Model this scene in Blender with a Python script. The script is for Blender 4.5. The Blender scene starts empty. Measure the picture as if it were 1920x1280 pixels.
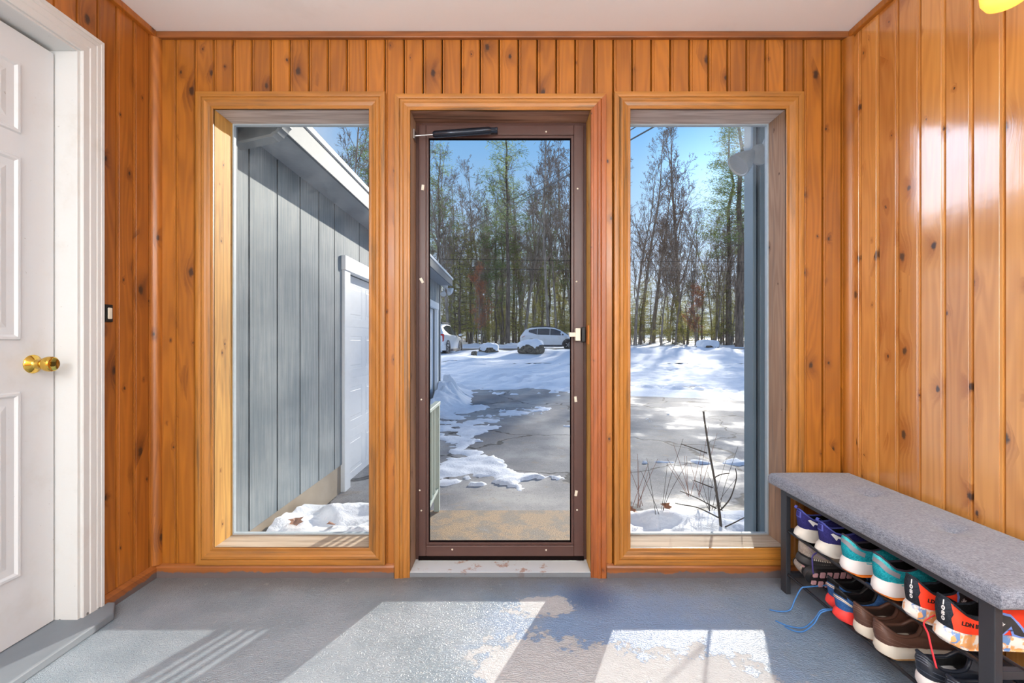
import bpy, bmesh, math, random
import numpy as np
from mathutils import Vector, Matrix

SC = bpy.context.scene
COL = SC.collection
PI = math.pi
F, ZC = 853.0, 1.081          # focal length in pixels of the 1920 frame, eye height

# ------------------------------------------------------------------ helpers
def srgb(r, g, b, a=1.0):
    def f(c):
        c /= 255.0
        return c / 12.92 if c <= 0.04045 else ((c + 0.055) / 1.055) ** 2.4
    return (f(r), f(g), f(b), a)

def sstep(a, b, x):
    t = np.clip((np.asarray(x, float) - a) / (b - a), 0, 1)
    return t * t * (3 - 2 * t)

def props(o, label=None, cat=None, group=None, kind=None):
    if label: o['label'] = label
    if cat: o['category'] = cat
    if group: o['group'] = group
    if kind: o['kind'] = kind
    return o

def empty(name, loc=(0, 0, 0), label=None, cat=None, group=None, kind=None, parent=None, rotz=0.0):
    o = bpy.data.objects.new(name, None)
    o.empty_display_size = 0.1
    o.location = loc
    o.rotation_euler = (0, 0, rotz)
    o.parent = parent
    COL.objects.link(o)
    return props(o, label, cat, group, kind)

class MB:
    """collects shapes and links them as one mesh object"""
    def __init__(s):
        s.v, s.f, s.m, s.a = [], [], [], []
    def add(s, vs, fs, mi=0, at=0.0):
        b = len(s.v)
        s.v.extend([tuple(p) for p in vs])
        for f in fs:
            s.f.append(tuple(b + i for i in f)); s.m.append(mi); s.a.append(at)
        return s
    def box(s, x0, x1, y0, y1, z0, z1, mi=0, at=0.0):
        vs = [(x0,y0,z0),(x1,y0,z0),(x1,y1,z0),(x0,y1,z0),(x0,y0,z1),(x1,y0,z1),(x1,y1,z1),(x0,y1,z1)]
        return s.add(vs, [(0,3,2,1),(4,5,6,7),(0,1,5,4),(1,2,6,5),(2,3,7,6),(3,0,4,7)], mi, at)
    def quad(s, a, b, c, d, mi=0, at=0.0):
        return s.add([a, b, c, d], [(0,1,2,3)], mi, at)
    def loft(s, rings, closed=True, cap0=True, cap1=True, mi=0, at=0.0):
        n = len(rings[0]); vs = [p for r in rings for p in r]; fs = []
        k = n if closed else n - 1
        for i in range(len(rings) - 1):
            for j in range(k):
                j2 = (j + 1) % n
                fs.append((i*n+j, i*n+j2, (i+1)*n+j2, (i+1)*n+j))
        if cap0: fs.append(tuple(range(n - 1, -1, -1)))
        if cap1: fs.append(tuple((len(rings)-1)*n + j for j in range(n)))
        return s.add(vs, fs, mi, at)
    def tube(s, pts, rad, n=8, mi=0, at=0.0, cap=True, sx=1.0):
        pts = [Vector(p) for p in pts]
        if not hasattr(rad, '__len__'): rad = [rad] * len(pts)
        rings, up = [], None
        for i, p in enumerate(pts):
            d = (pts[min(i+1, len(pts)-1)] - pts[max(i-1, 0)])
            d = d.normalized() if d.length > 1e-9 else Vector((0,0,1))
            if up is None:
                up = d.orthogonal().normalized()
            up = (up - d * up.dot(d))
            up = up.normalized() if up.length > 1e-6 else d.orthogonal().normalized()
            w = d.cross(up)
            rings.append([p + up*rad[i]*math.cos(2*PI*k/n)*sx + w*rad[i]*math.sin(2*PI*k/n) for k in range(n)])
        return s.loft(rings, True, cap, cap, mi, at)
    def lathe(s, c, axis, prof, n=24, mi=0, at=0.0):
        """prof: list of (radius, height along axis)"""
        c, ax = Vector(c), Vector(axis).normalized()
        u = ax.orthogonal().normalized(); w = ax.cross(u)
        rings = [[c + ax*h + (u*math.cos(2*PI*k/n) + w*math.sin(2*PI*k/n))*max(r, 1e-4) for k in range(n)] for r, h in prof]
        return s.loft(rings, True, True, True, mi, at)
    def build(s, name, mats, parent=None, smooth=False, bevel=0.0, off=None, seg=2, attr=None, norm=True):
        me = bpy.data.meshes.new(name)
        if off is None and parent is not None:
            off = Vector((0, 0, 0)); q = parent
            while q is not None:
                off = off + Vector(q.location); q = q.parent
        off = tuple(off) if off is not None else (0, 0, 0)
        vs = [(p[0]-off[0], p[1]-off[1], p[2]-off[2]) for p in s.v]
        me.from_pydata(vs, [], s.f)
        if not isinstance(mats, (list, tuple)): mats = [mats]
        for m in mats: me.materials.append(m)
        if len(mats) > 1: me.polygons.foreach_set('material_index', s.m)
        if attr:
            at = me.attributes.new(attr, 'FLOAT', 'FACE')
            at.data.foreach_set('value', s.a)
        if norm:
            bm = bmesh.new(); bm.from_mesh(me)
            bmesh.ops.recalc_face_normals(bm, faces=bm.faces)
            bm.to_mesh(me); bm.free()
        if smooth:
            me.polygons.foreach_set('use_smooth', [True]*len(me.polygons))
            if smooth is not True:
                me.set_sharp_from_angle(angle=math.radians(smooth))
        me.update()
        o = bpy.data.objects.new(name, me)
        o.parent = parent
        COL.objects.link(o)
        if bevel > 0:
            md = o.modifiers.new('bevel', 'BEVEL'); md.width = bevel; md.segments = seg
            md.limit_method = 'ANGLE'; md.angle_limit = math.radians(40)
        return o

def catmull(pts, n=8):
    P = [Vector(p) for p in pts]; out = []
    for i in range(len(P)-1):
        a, b, c, d = P[max(i-1,0)], P[i], P[i+1], P[min(i+2,len(P)-1)]
        for k in range(n):
            t = k/n
            out.append(0.5*((2*b)+(c-a)*t+(2*a-5*b+4*c-d)*t*t+(3*b-a-3*c+d)*t**3))
    out.append(P[-1]); return out

# numpy value noise
def _hash(ix, iy, seed):
    h = (ix.astype(np.int64)*374761393 + iy.astype(np.int64)*668265263 + seed*982451653) & 0x7fffffff
    h = ((h ^ (h >> 13)) * 1274126177) & 0x7fffffff
    return ((h ^ (h >> 16)) & 0xffff) / 65535.0
def vnoise(x, y, seed=0):
    x, y = np.asarray(x, float), np.asarray(y, float)
    ix, iy = np.floor(x), np.floor(y)
    fx, fy = x-ix, y-iy
    fx = fx*fx*(3-2*fx); fy = fy*fy*(3-2*fy)
    a, b = _hash(ix,iy,seed), _hash(ix+1,iy,seed)
    c, d = _hash(ix,iy+1,seed), _hash(ix+1,iy+1,seed)
    return (a*(1-fx)+b*fx)*(1-fy)+(c*(1-fx)+d*fx)*fy
def fbm(x, y, seed=0, o=4):
    t, a, s = 0, .5, 0
    for k in range(o):
        t = t + a*vnoise(np.asarray(x)*2**k, np.asarray(y)*2**k, seed+k*17); s += a; a *= .5
    return t/s

# ------------------------------------------------------------------ materials
def node(nt, t, ins=None, **pr):
    n = nt.nodes.new(t)
    for k, v in pr.items(): setattr(n, k, v)
    for k, v in (ins or {}).items():
        if isinstance(v, bpy.types.NodeSocket): nt.links.new(v, n.inputs[k])
        else: n.inputs[k].default_value = v
    return n
def mth(nt, op, a, b=0.0, c=None, clamp=False):
    n = nt.nodes.new('ShaderNodeMath'); n.operation = op; n.use_clamp = clamp
    for i, v in enumerate((a, b) if c is None else (a, b, c)):
        if isinstance(v, bpy.types.NodeSocket): nt.links.new(v, n.inputs[i])
        else: n.inputs[i].default_value = v
    return n.outputs[0]
def vm(nt, op, a, b=None):
    n = nt.nodes.new('ShaderNodeVectorMath'); n.operation = op
    for i, v in enumerate((a, b)):
        if v is None: continue
        if isinstance(v, bpy.types.NodeSocket): nt.links.new(v, n.inputs[i])
        else: n.inputs[i].default_value = v
    return n.outputs['Value'] if op in ('LENGTH', 'DOT_PRODUCT', 'DISTANCE') else n.outputs[0]
def mixc(nt, fac, a, b, mode='MIX'):
    n = nt.nodes.new('ShaderNodeMix'); n.data_type = 'RGBA'; n.blend_type = mode
    for i, v in ((0, fac), (6, a), (7, b)):
        if isinstance(v, bpy.types.NodeSocket): nt.links.new(v, n.inputs[i])
        else: n.inputs[i].default_value = v
    return n.outputs[2]
def smooth(nt, x, a, b, lo=0.0, hi=1.0):
    n = nt.nodes.new('ShaderNodeMapRange'); n.interpolation_type = 'SMOOTHSTEP'
    nt.links.new(x, n.inputs[0])
    for i, v in ((1, a), (2, b), (3, lo), (4, hi)):
        if isinstance(v, bpy.types.NodeSocket): nt.links.new(v, n.inputs[i])
        else: n.inputs[i].default_value = v
    return n.outputs[0]
def noise(nt, vec, scale, detail=3.0, rough=.5, dist=0.0):
    n = node(nt, 'ShaderNodeTexNoise', {'Scale': scale, 'Detail': detail, 'Roughness': rough, 'Distortion': dist})
    if vec is not None: nt.links.new(vec, n.inputs['Vector'])
    return n.outputs[0]
def comb(nt, x, y, z):
    return node(nt, 'ShaderNodeCombineXYZ', {0: x, 1: y, 2: z}).outputs[0]
def sep(nt, v):
    return node(nt, 'ShaderNodeSeparateXYZ', {0: v}).outputs
def objco(nt):
    return nt.nodes.new('ShaderNodeTexCoord').outputs['Object']
def bump(nt, h, strength=.3, dist=.01):
    return node(nt, 'ShaderNodeBump', {'Strength': strength, 'Distance': dist, 'Height': h}).outputs[0]

def mat(name, color=(.5,.5,.5,1), rough=.5, metal=0.0, spec=.5, coat=0.0, coat_rough=.1, coat_ior=1.5):
    m = bpy.data.materials.new(name); m.use_nodes = True
    nt = m.node_tree; b = nt.nodes['Principled BSDF']
    if isinstance(color, bpy.types.NodeSocket): pass
    else: b.inputs['Base Color'].default_value = color
    b.inputs['Roughness'].default_value = rough
    b.inputs['Metallic'].default_value = metal
    b.inputs['Specular IOR Level'].default_value = spec
    b.inputs['Coat Weight'].default_value = coat
    b.inputs['Coat Roughness'].default_value = coat_rough
    b.inputs['Coat IOR'].default_value = coat_ior
    return m, nt, b

def simple(name, color, rough=.5, metal=0.0, var=.12, scale=30.0, bstr=.0, **kw):
    """a colour with a little noise in it"""
    m, nt, b = mat(name, color, rough, metal, **kw)
    co = objco(nt)
    n = noise(nt, co, scale, 4.0, .6)
    k = mth(nt, 'MULTIPLY_ADD', n, 2*var, 1-var)
    c = node(nt, 'ShaderNodeMix', data_type='RGBA', blend_type='MULTIPLY')
    c.inputs[0].default_value = 1.0
    c.inputs[6].default_value = color
    g = node(nt, 'ShaderNodeCombineColor', {0: k, 1: k, 2: k})
    nt.links.new(g.outputs[0], c.inputs[7])
    nt.links.new(c.outputs[2], b.inputs['Base Color'])
    if bstr > 0:
        nt.links.new(bump(nt, n, bstr, .004), b.inputs['Normal'])
    return m

def pine(name, light, dark, knot=srgb(48,26,14), knots=1.0, coat=.5, coat_rough=.2, coat_ior=1.6, rough=.45,
         streak=0.0, streak_col=srgb(84,62,40), bright=1.0, horiz=False, side=False, fade=None):
    m, nt, b = mat(name, light, rough, coat=coat, coat_rough=coat_rough, coat_ior=coat_ior)
    co = objco(nt); s = sep(nt, co)
    bd = node(nt, 'ShaderNodeAttribute', attribute_name='board', attribute_type='GEOMETRY').outputs['Fac']
    if horiz: u, v = mth(nt, 'ADD', s[2], s[1]), s[0]
    else:     u, v = mth(nt, 'ADD', s[0], s[1]), s[2]
    off = mth(nt, 'MULTIPLY', bd, 37.0)
    voff = mth(nt, 'ADD', v, mth(nt, 'MULTIPLY', bd, 11.3))
    # knots
    kx, kz = 8.0, 3.0
    kv = comb(nt, mth(nt, 'MULTIPLY', u, kx), off, mth(nt, 'MULTIPLY', voff, kz))
    vo = node(nt, 'ShaderNodeTexVoronoi', {'Vector': kv, 'Scale': 1.0, 'Randomness': 1.0})
    dv = vm(nt, 'MULTIPLY', vm(nt, 'SUBTRACT', kv, vo.outputs['Position']), (1/kx, 0.0, 1/kz*.62))
    wob = noise(nt, co, 70.0, 2.0)
    d = mth(nt, 'MULTIPLY_ADD', wob, .012, mth(nt, 'SUBTRACT', vm(nt, 'LENGTH', dv), .006))
    rc = sep(nt, vo.outputs['Color'])
    r = mth(nt, 'MULTIPLY_ADD', mth(nt, 'POWER', rc[0], 2.2), .0125*knots, .0022*knots)
    core = smooth(nt, d, r, mth(nt, 'MULTIPLY', r, .35))
    halo = smooth(nt, d, mth(nt, 'MULTIPLY', r, 4.5), 0.0)
    # grain
    uu = mth(nt, 'MULTIPLY_ADD', halo, .035, u)
    g1 = noise(nt, comb(nt, mth(nt, 'MULTIPLY', uu, 150.0), off, mth(nt, 'MULTIPLY', voff, 2.2)), 1.0, 4.0, .6)
    g2 = noise(nt, comb(nt, mth(nt, 'MULTIPLY', uu, 9.0), off, mth(nt, 'MULTIPLY', voff, .75)), 1.0, 2.0, .45)
    ring = mth(nt, 'MULTIPLY_ADD', mth(nt, 'SINE', mth(nt, 'MULTIPLY', g2, 75.0)), .5, .5)
    big = noise(nt, comb(nt, mth(nt, 'MULTIPLY', u, 4.0), off, mth(nt, 'MULTIPLY', voff, 1.3)), 1.0, 3.0, .55)
    t = mth(nt, 'ADD', mth(nt, 'MULTIPLY', g1, .45), mth(nt, 'MULTIPLY', ring, .25))
    t = mth(nt, 'ADD', t, mth(nt, 'MULTIPLY', mth(nt, 'SUBTRACT', big, .5), 1.0))
    t = mth(nt, 'ADD', t, mth(nt, 'MULTIPLY', mth(nt, 'SUBTRACT', bd, .5), .38))
    t = mth(nt, 'ADD', t, mth(nt, 'MULTIPLY', halo, .5), clamp=True)
    c = mixc(nt, t, light, dark)
    if streak > 0:
        sn = noise(nt, comb(nt, mth(nt, 'MULTIPLY', u, 38.0), off, mth(nt, 'MULTIPLY', v, 1.6)), 1.0, 5.0, .65)
        c = mixc(nt, smooth(nt, sn, .48, .72, 0.0, streak), c, streak_col)
    if knots > 0:
        c = mixc(nt, mth(nt, 'MULTIPLY', core, .93), c, knot)
    nt.links.new(c, b.inputs['Base Color'])
    h = mth(nt, 'ADD', mth(nt, 'MULTIPLY', g1, .35), mth(nt, 'MULTIPLY', noise(nt, co, 14.0, 2.0), .9))
    bn = bump(nt, h, .12, .004)
    nt.links.new(bn, b.inputs['Normal']); nt.links.new(bn, b.inputs['Coat Normal'])
    return m

M = {}
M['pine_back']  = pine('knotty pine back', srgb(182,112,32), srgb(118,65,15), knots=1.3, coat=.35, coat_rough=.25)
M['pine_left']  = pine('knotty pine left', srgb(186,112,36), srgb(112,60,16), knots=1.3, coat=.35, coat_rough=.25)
M['pine_right_lit'] = pine('knotty pine right lit', srgb(230,164,84), srgb(176,106,38), knots=1.25, coat=1.0, coat_rough=.13, coat_ior=2.1)  # same pine, lightened: the stronger light on this wall is in the colour
M['pine_trim']  = pine('stained casing', srgb(182,120,44), srgb(132,82,26), knots=0.0, streak=.85, streak_col=srgb(90,66,36), coat=.3, coat_rough=.3)
M['pine_trim_h'] = pine('stained casing across', srgb(182,120,44), srgb(132,82,26), knots=0.0, streak=.85, streak_col=srgb(90,66,36), coat=.3, coat_rough=.3, horiz=True)
M['red_trim']   = pine('reddish casing', srgb(174,96,38), srgb(114,58,20), knots=.5, streak=.5, streak_col=srgb(84,48,26), coat=.3, coat_rough=.3)
M['pine_base']  = pine('scuffed base board', srgb(166,98,42), srgb(106,60,24), knots=0.0, streak=.5, streak_col=srgb(70,50,36), coat=.25, coat_rough=.35, horiz=True)
M['jamb_gold']  = pine('raw sunlit golden jamb', srgb(214,164,84), srgb(150,98,36), knots=.6, streak=.7, streak_col=srgb(110,84,50), coat=0.0, rough=.7)  # pale gold carries the sunlight on the left window's jamb
M['jamb_brown'] = pine('dark weathered jamb', srgb(176,144,118), srgb(112,80,60), knots=.5, streak=.8, streak_col=srgb(120,104,94), coat=0.0, rough=.75)
M['jamb_grey']  = pine('grey weathered head', srgb(214,204,198), srgb(150,128,114), knots=.0, streak=.7, streak_col=srgb(92,66,50), coat=0.0, rough=.8, horiz=True)
M['sill_tan']   = pine('dusty sill', srgb(196,180,160), srgb(146,124,100), knots=.0, streak=.6, streak_col=srgb(120,106,90), coat=0.0, rough=.85, horiz=True)
M['head_brown'] = pine('stained door head', srgb(170,130,108), srgb(88,52,34), knots=.0, streak=.9, streak_col=srgb(70,42,28), coat=0.0, rough=.7, horiz=True)

def painted_white(name, col, dirt=.25, rough=.4, chip=0.0):
    m, nt, b = mat(name, col, rough)
    co = objco(nt)
    n = noise(nt, co, 5.0, 5.0, .65)
    c = mixc(nt, smooth(nt, n, .5, .8, 0, dirt), col, srgb(176,166,150))
    n2 = noise(nt, co, 60.0, 3.0, .6)
    c = mixc(nt, smooth(nt, n2, .70, .76, 0, .5), c, srgb(150,140,126))
    s = sep(nt, co); n3 = noise(nt, co, 34.0, 4.0, .6)      # chipped at the very bottom
    c = mixc(nt, smooth(nt, mth(nt, 'SUBTRACT', n3, mth(nt, 'MULTIPLY', s[2], 6.0)), .36, .40, 0, chip), c, srgb(84,92,92))
    nt.links.new(c, b.inputs['Base Color'])
    nt.links.new(bump(nt, noise(nt, co, 120.0, 2.0), .08, .002), b.inputs['Normal'])
    return m
M['white_door'] = painted_white('white door paint', srgb(212,215,218))
M['white_trim'] = painted_white('white casing paint', srgb(212,213,212), .35, chip=.85)
def ceiling_mat():
    m, nt, b = mat('ceiling paint', srgb(232,228,226), .7)
    n = noise(nt, objco(nt), 3.0, 4.0, .6)
    nt.links.new(mixc(nt, smooth(nt, n, .5, .75, 0, .3), srgb(248,251,254), srgb(226,226,226)), b.inputs['Base Color'])
    return m
M['ceiling'] = ceiling_mat()

def floor_mat():
    m, nt, b = mat('worn painted concrete', srgb(130,138,148), .38)
    co = objco(nt); s = sep(nt, co)
    nb = noise(nt, co, 2.2, 4.0, .6)
    nf = noise(nt, co, 26.0, 5.0, .65)
    nm = noise(nt, co, 8.0, 6.0, .7)
    grey = mixc(nt, smooth(nt, nb, .3, .7), srgb(126,140,150), srgb(157,167,176))
    # bluer ragged oval right of the middle, then bluer towards the right wall
    dx = mth(nt, 'DIVIDE', mth(nt, 'SUBTRACT', s[0], .42), .62)
    dy = mth(nt, 'DIVIDE', mth(nt, 'SUBTRACT', s[1], 1.62), .55)
    rr = mth(nt, 'SQRT', mth(nt, 'ADD', mth(nt, 'MULTIPLY', dx, dx), mth(nt, 'MULTIPLY', dy, dy)))
    blue = smooth(nt, mth(nt, 'ADD', rr, mth(nt, 'MULTIPLY', mth(nt, 'SUBTRACT', nm, .5), .9)), 1.15, .35)
    c = mixc(nt, mth(nt, 'MULTIPLY', blue, .75), grey, srgb(124,154,196))
    c = mixc(nt, smooth(nt, s[0], .55, 1.2, 0.0, .45), c, srgb(138,162,190))
    # dark wet-looking spot near the sill
    ex = mth(nt, 'DIVIDE', mth(nt, 'SUBTRACT', s[0], .33), .13)
    ey = mth(nt, 'DIVIDE', mth(nt, 'SUBTRACT', s[1], 1.93), .13)
    er = mth(nt, 'SQRT', mth(nt, 'ADD', mth(nt, 'MULTIPLY', ex, ex), mth(nt, 'MULTIPLY', ey, ey)))
    c = mixc(nt, smooth(nt, er, 1.4, .2, 0.0, .75), c, srgb(62,88,130))
    # dust along the back wall
    c = mixc(nt, smooth(nt, mth(nt, 'ADD', s[1], mth(nt, 'MULTIPLY', nm, .12)), 1.96, 2.16, 0.0, .6), c, srgb(96,84,74))
    # bare concrete where the paint peeled: two main flakes plus crumbs
    def blob(cx, cy, rx, ry):
        a = mth(nt, 'DIVIDE', mth(nt, 'SUBTRACT', s[0], cx), rx)
        d = mth(nt, 'DIVIDE', mth(nt, 'SUBTRACT', s[1], cy), ry)
        return mth(nt, 'SQRT', mth(nt, 'ADD', mth(nt, 'MULTIPLY', a, a), mth(nt, 'MULTIPLY', d, d)))
    f = mth(nt, 'MINIMUM', blob(.62, 1.28, .32, .36), blob(.27, 1.45, .26, .2))
    f = mth(nt, 'MINIMUM', f, mth(nt, 'ADD', blob(.13, 1.86, .22, .12), .32))
    f = mth(nt, 'MINIMUM', f, mth(nt, 'ADD', blob(.06, 1.5, .3, .3), .28))
    pn = noise(nt, co, 13.0, 8.0, .72)
    e = mth(nt, 'ADD', f, mth(nt, 'MULTIPLY', mth(nt, 'SUBTRACT', pn, .5), 1.9))
    peel = smooth(nt, e, .93, .88)
    chips = smooth(nt, noise(nt, co, 30.0, 6.0, .7), .69, .70)
    peel = mth(nt, 'MAXIMUM', peel, mth(nt, 'MULTIPLY', chips, smooth(nt, f, 2.4, 1.2)))
    conc = mixc(nt, nf, srgb(166,168,172), srgb(198,202,206))
    c = mixc(nt, peel, c, conc)
    c = mixc(nt, smooth(nt, nf, .60, .74, 0, .45), c, srgb(184,182,178))
    c = mixc(nt, smooth(nt, noise(nt, co, 70.0, 4.0, .7), .58, .72, 0, .35), c, srgb(92,98,106))
    nt.links.new(c, b.inputs['Base Color'])
    nt.links.new(mth(nt, 'MULTIPLY_ADD', peel, .4, .36), b.inputs['Roughness'])
    # trowel / brush swirl
    wv = node(nt, 'ShaderNodeTexWave', {'Vector': co, 'Scale': 30.0, 'Distortion': 22.0, 'Detail': 4.0, 'Detail Scale': .7, 'Detail Roughness': .7},
              wave_type='RINGS', rings_direction='Z').outputs['Fac']
    h = mth(nt, 'ADD', mth(nt, 'MULTIPLY', wv, .35), mth(nt, 'MULTIPLY', nf, .9))
    h = mth(nt, 'SUBTRACT', h, mth(nt, 'MULTIPLY', peel, .5))
    nt.links.new(bump(nt, h, .7, .006), b.inputs['Normal'])
    return m
M['floor'] = floor_mat()

def glass_mat(name, haze=0.0, hx=(0,0,0), hr=1.0, base=.0, refl=.2):
    m = bpy.data.materials.new(name); m.use_nodes = True
    nt = m.node_tree; nt.nodes.clear()
    out = nt.nodes.new('ShaderNodeOutputMaterial')
    tr = node(nt, 'ShaderNodeBsdfTransparent', {'Color': (.965,.975,.98,1)})
    gl = node(nt, 'ShaderNodeBsdfGlossy', {'Color': (1,1,1,1), 'Roughness': .0})
    fr = node(nt, 'ShaderNodeFresnel', {'IOR': 1.45})
    mx = node(nt, 'ShaderNodeMixShader', {0: mth(nt, 'MULTIPLY', fr.outputs[0], refl), 1: tr.outputs[0], 2: gl.outputs[0]})
    sh = mx.outputs[0]
    if haze > 0 or base > 0:
        co = objco(nt)
        d = vm(nt, 'LENGTH', vm(nt, 'SUBTRACT', co, hx))
        n = noise(nt, co, 7.0, 5.0, .65)
        hz = mth(nt, 'MULTIPLY', smooth(nt, d, hr, hr*.2, 0, haze), smooth(nt, n, .3, .7, .4, 1.0))
        fine = smooth(nt, noise(nt, co, 90.0, 3.0, .7), .55, .8, 0.0, .6)
        hz = mth(nt, 'ADD', hz, mth(nt, 'MULTIPLY', mth(nt, 'ADD', smooth(nt, n, .35, .75), fine), base), clamp=True)
        df = node(nt, 'ShaderNodeBsdfDiffuse', {'Color': srgb(190,200,210)})
        tl = node(nt, 'ShaderNodeBsdfTranslucent', {'Color': srgb(200,208,216)})
        m2 = node(nt, 'ShaderNodeMixShader', {0: .5, 1: df.outputs[0], 2: tl.outputs[0]})
        m3 = node(nt, 'ShaderNodeMixShader', {0: hz, 1: sh, 2: m2.outputs[0]})
        sh = m3.outputs[0]
    nt.links.new(sh, out.inputs[0])
    return m
M['glass_left']  = glass_mat('left pane', .0, base=.075)
M['glass_door']  = glass_mat('storm door pane', .0, base=.012, refl=.12)
M['glass_right'] = glass_mat('right pane', .30, (1.19, 2.228, 2.03), .22, base=.04)

M['brown_alu'] = simple('brown enamelled aluminium', srgb(84,58,52), .38, 0.0, .14, 18.0)
M['brown_alu_dark'] = simple('dark brown gasket', srgb(24,18,18), 1.0, spec=0.0)
M['chrome'] = simple('worn chrome', srgb(190,190,190), .25, 1.0)
M['black_enamel'] = simple('black enamel tube', srgb(34,40,52), .18, .4)
M['cream'] = simple('cream plastic', srgb(224,216,198), .45)
M['black_plastic'] = simple('black plastic', srgb(20,19,18), .4)
M['brass'] = simple('polished brass', srgb(226,186,88), .13, 1.0, .06)
M['brass_dark'] = simple('brass keyway', srgb(110,84,36), .3, 1.0)
M['grey_paint'] = simple('grey porch paint', srgb(120,128,136), .5, 0, .12, 10, .1)
def sill_mat():
    m, nt, b = mat('scuffed pale sill paint', srgb(200,206,210), .5)
    co = objco(nt); s = sep(nt, co)
    n = noise(nt, co, 16.0, 7.0, .7)
    rust = smooth(nt, mth(nt, 'ADD', n, mth(nt, 'MULTIPLY', s[2], 1.0)), .58, .66)
    c = mixc(nt, mth(nt, 'MULTIPLY', rust, .75), srgb(206,212,216), srgb(160,108,74))
    c = mixc(nt, smooth(nt, s[1], -.0100, -.0118, 0.0, .85), c, srgb(92,100,110))
    nt.links.new(c, b.inputs['Base Color']); return m
M['door_sill'] = sill_mat()
M['dark_gap'] = simple('dark recess', srgb(30,22,18), .8)
M['sheathing'] = simple('outer sheathing', srgb(120,128,134), .7)
M['plaster'] = simple('off white plaster', srgb(222,214,204), .7)

# ------------------------------------------------------------------ room shell
XL, XR, YB, YF, ZT = -1.641, 1.555, 2.096, -1.7, 2.50
OPEN = {'l': (-1.370, -.656, .135, 2.147), 'd': (-.467, .361, .0, 2.142), 'r': (.543, 1.258, .135, 2.147)}

def hboard(u, a, b):
    """relief of a board at u, board from a to b (0 = face, negative = into the groove)"""
    e0, e1 = u - a, b - u
    if e0 < .0022 or e1 < .0008: return -.012
    pts = [(.0022,-.012),(.005,-.0005),(.0125,0),(.0140,-.0022),(.0155,0)]
    if e0 < .0155:
        for (p, q), (p2, q2) in zip(pts, pts[1:]):
            if p <= e0 <= p2: return q + (q2-q)*(e0-p)/(p2-p)
    if e1 < .005: return -.007 + .007*(e1/.005)
    return 0.0
def board_us(a, b):
    return [a, a+.00219, a+.0022, a+.005, a+.0125, a+.0140, a+.0155, b-.005, b-.0009, b-.0007, b]

def panel_wall(name, edges, pieces, place, material, parent, seed):
    """edges: board edges; pieces(a, b) -> list of (p, q, z0, z1) visible rectangles of the board"""
    rnd = random.Random(seed); mb = MB()
    for a, b in zip(edges, edges[1:]):
        r = rnd.random()
        for p, q, z0, z1 in pieces(a, b):
            us = sorted(set([p, q] + [u for u in board_us(a, b) if p < u < q]))
            lo = [place(u, hboard(u, a, b), z0) for u in us]
            hi = [place(u, hboard(u, a, b), z1) for u in us]
            mb.loft([lo, hi], False, False, False, 0, r)
    return mb.build(name, material, parent, attr='board', norm=False)

def cut(openings, z0, z1):
    def f(a, b):
        cuts = sorted(set([a, b] + [x for o in openings for x in (o[0], o[1]) if a < x < b]))
        out = []
        for p, q in zip(cuts, cuts[1:]):
            m = (p+q)/2; spans = [(z0, z1)]
            for ox0, ox1, oz0, oz1 in openings:
                if ox0 < m < ox1:
                    ns = []
                    for s0, s1 in spans:
                        if oz0 > s0: ns.append((s0, min(s1, oz0)))
                        if oz1 < s1: ns.append((max(s0, oz1), s1))
                    spans = ns
            out += [(p, q, s0, s1) for s0, s1 in spans if s1 - s0 > 1e-4]
        return out
    return f

wb = empty('wall_back', (0, 0, 0), kind='structure')
grow = [(o[0]-.03, o[1]+.03, o[2]-.03, o[3]+.03) for o in OPEN.values()]
edges = [-1.62 + (-1.376+.0877*k - -1.62)*1.0 for k in range(-3, 37)]
edges = [XL-.01] + [e for e in edges if XL+.02 < e < XR-.02] + [XR+.01]
panel_wall('paneling', edges, cut(grow, 0, ZT), lambda u, h, z: (u, YB - h, z), M['pine_back'], wb, 5)
core = MB()
xs = [XL-.3, OPEN['l'][0]-.018, OPEN['l'][1]+.018, OPEN['d'][0]-.018, OPEN['d'][1]+.018, OPEN['r'][0]-.018, OPEN['r'][1]+.018, XR+.3]
for i in range(0, 8, 2): core.box(xs[i], xs[i+1], YB+.012, 2.30, -.3, 2.8)
for k in 'ldr':
    o = OPEN[k]
    core.box(o[0]-.018, o[1]+.018, YB+.012, 2.30, o[3]+.018, 2.8)
    core.box(o[0]-.018, o[1]+.018, YB+.012, 2.30, -.3, o[2]-.03 if k != 'd' else -.03)
core.build('sheathing', M['sheathing'], wb)

# side walls: boards about 98 mm wide on the right, 86 mm on the left
wr = empty('wall_right', (0, 0, 0), kind='structure')
eR = [YB+.01] + [2.028-.0985*k for k in range(0, 38)] + [YF]
panel_wall('paneling', eR[::-1], cut([], 0, ZT), lambda u, h, z: (XR - h, u, z), M['pine_right_lit'], wr, 9)
MB().box(XR+.012, XR+.2, YF-.2, 2.29, -.3, 2.8).build('sheathing', M['sheathing'], wr)
wl = empty('wall_left', (0, 0, 0), kind='structure')
DY0, DY1, DZ1 = .885, 1.715, 2.175        # door opening in the left wall
eL = [YB+.01] + [1.972-.0855*k for k in range(-1, 42)]
eL = sorted(e for e in eL if e > YF) 
panel_wall('paneling', eL, cut([(DY0-.04, DY1+.04, -1, DZ1+.04)], 0, ZT), lambda u, h, z: (XL + h, u, z), M['pine_left'], wl, 12)
cl = MB()
cl.box(XL-.3, XL-.012, DY1+.02, 2.29, -.3, 2.8); cl.box(XL-.3, XL-.012, YF-.2, DY0-.02, -.3, 2.8)
cl.box(XL-.3, XL-.012, DY0-.02, DY1+.02, DZ1+.02, 2.8)
cl.box(XL-.3, XL-.16, DY0-.02, DY1+.02, -.3, DZ1+.02)
cl.build('sheathing', M['sheathing'], wl)
wf = MB().box(XL-.3, XR+.3, YF-.2, YF, -.3, 2.8).build('wall_front', M['plaster']); props(wf, kind='structure')
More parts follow.
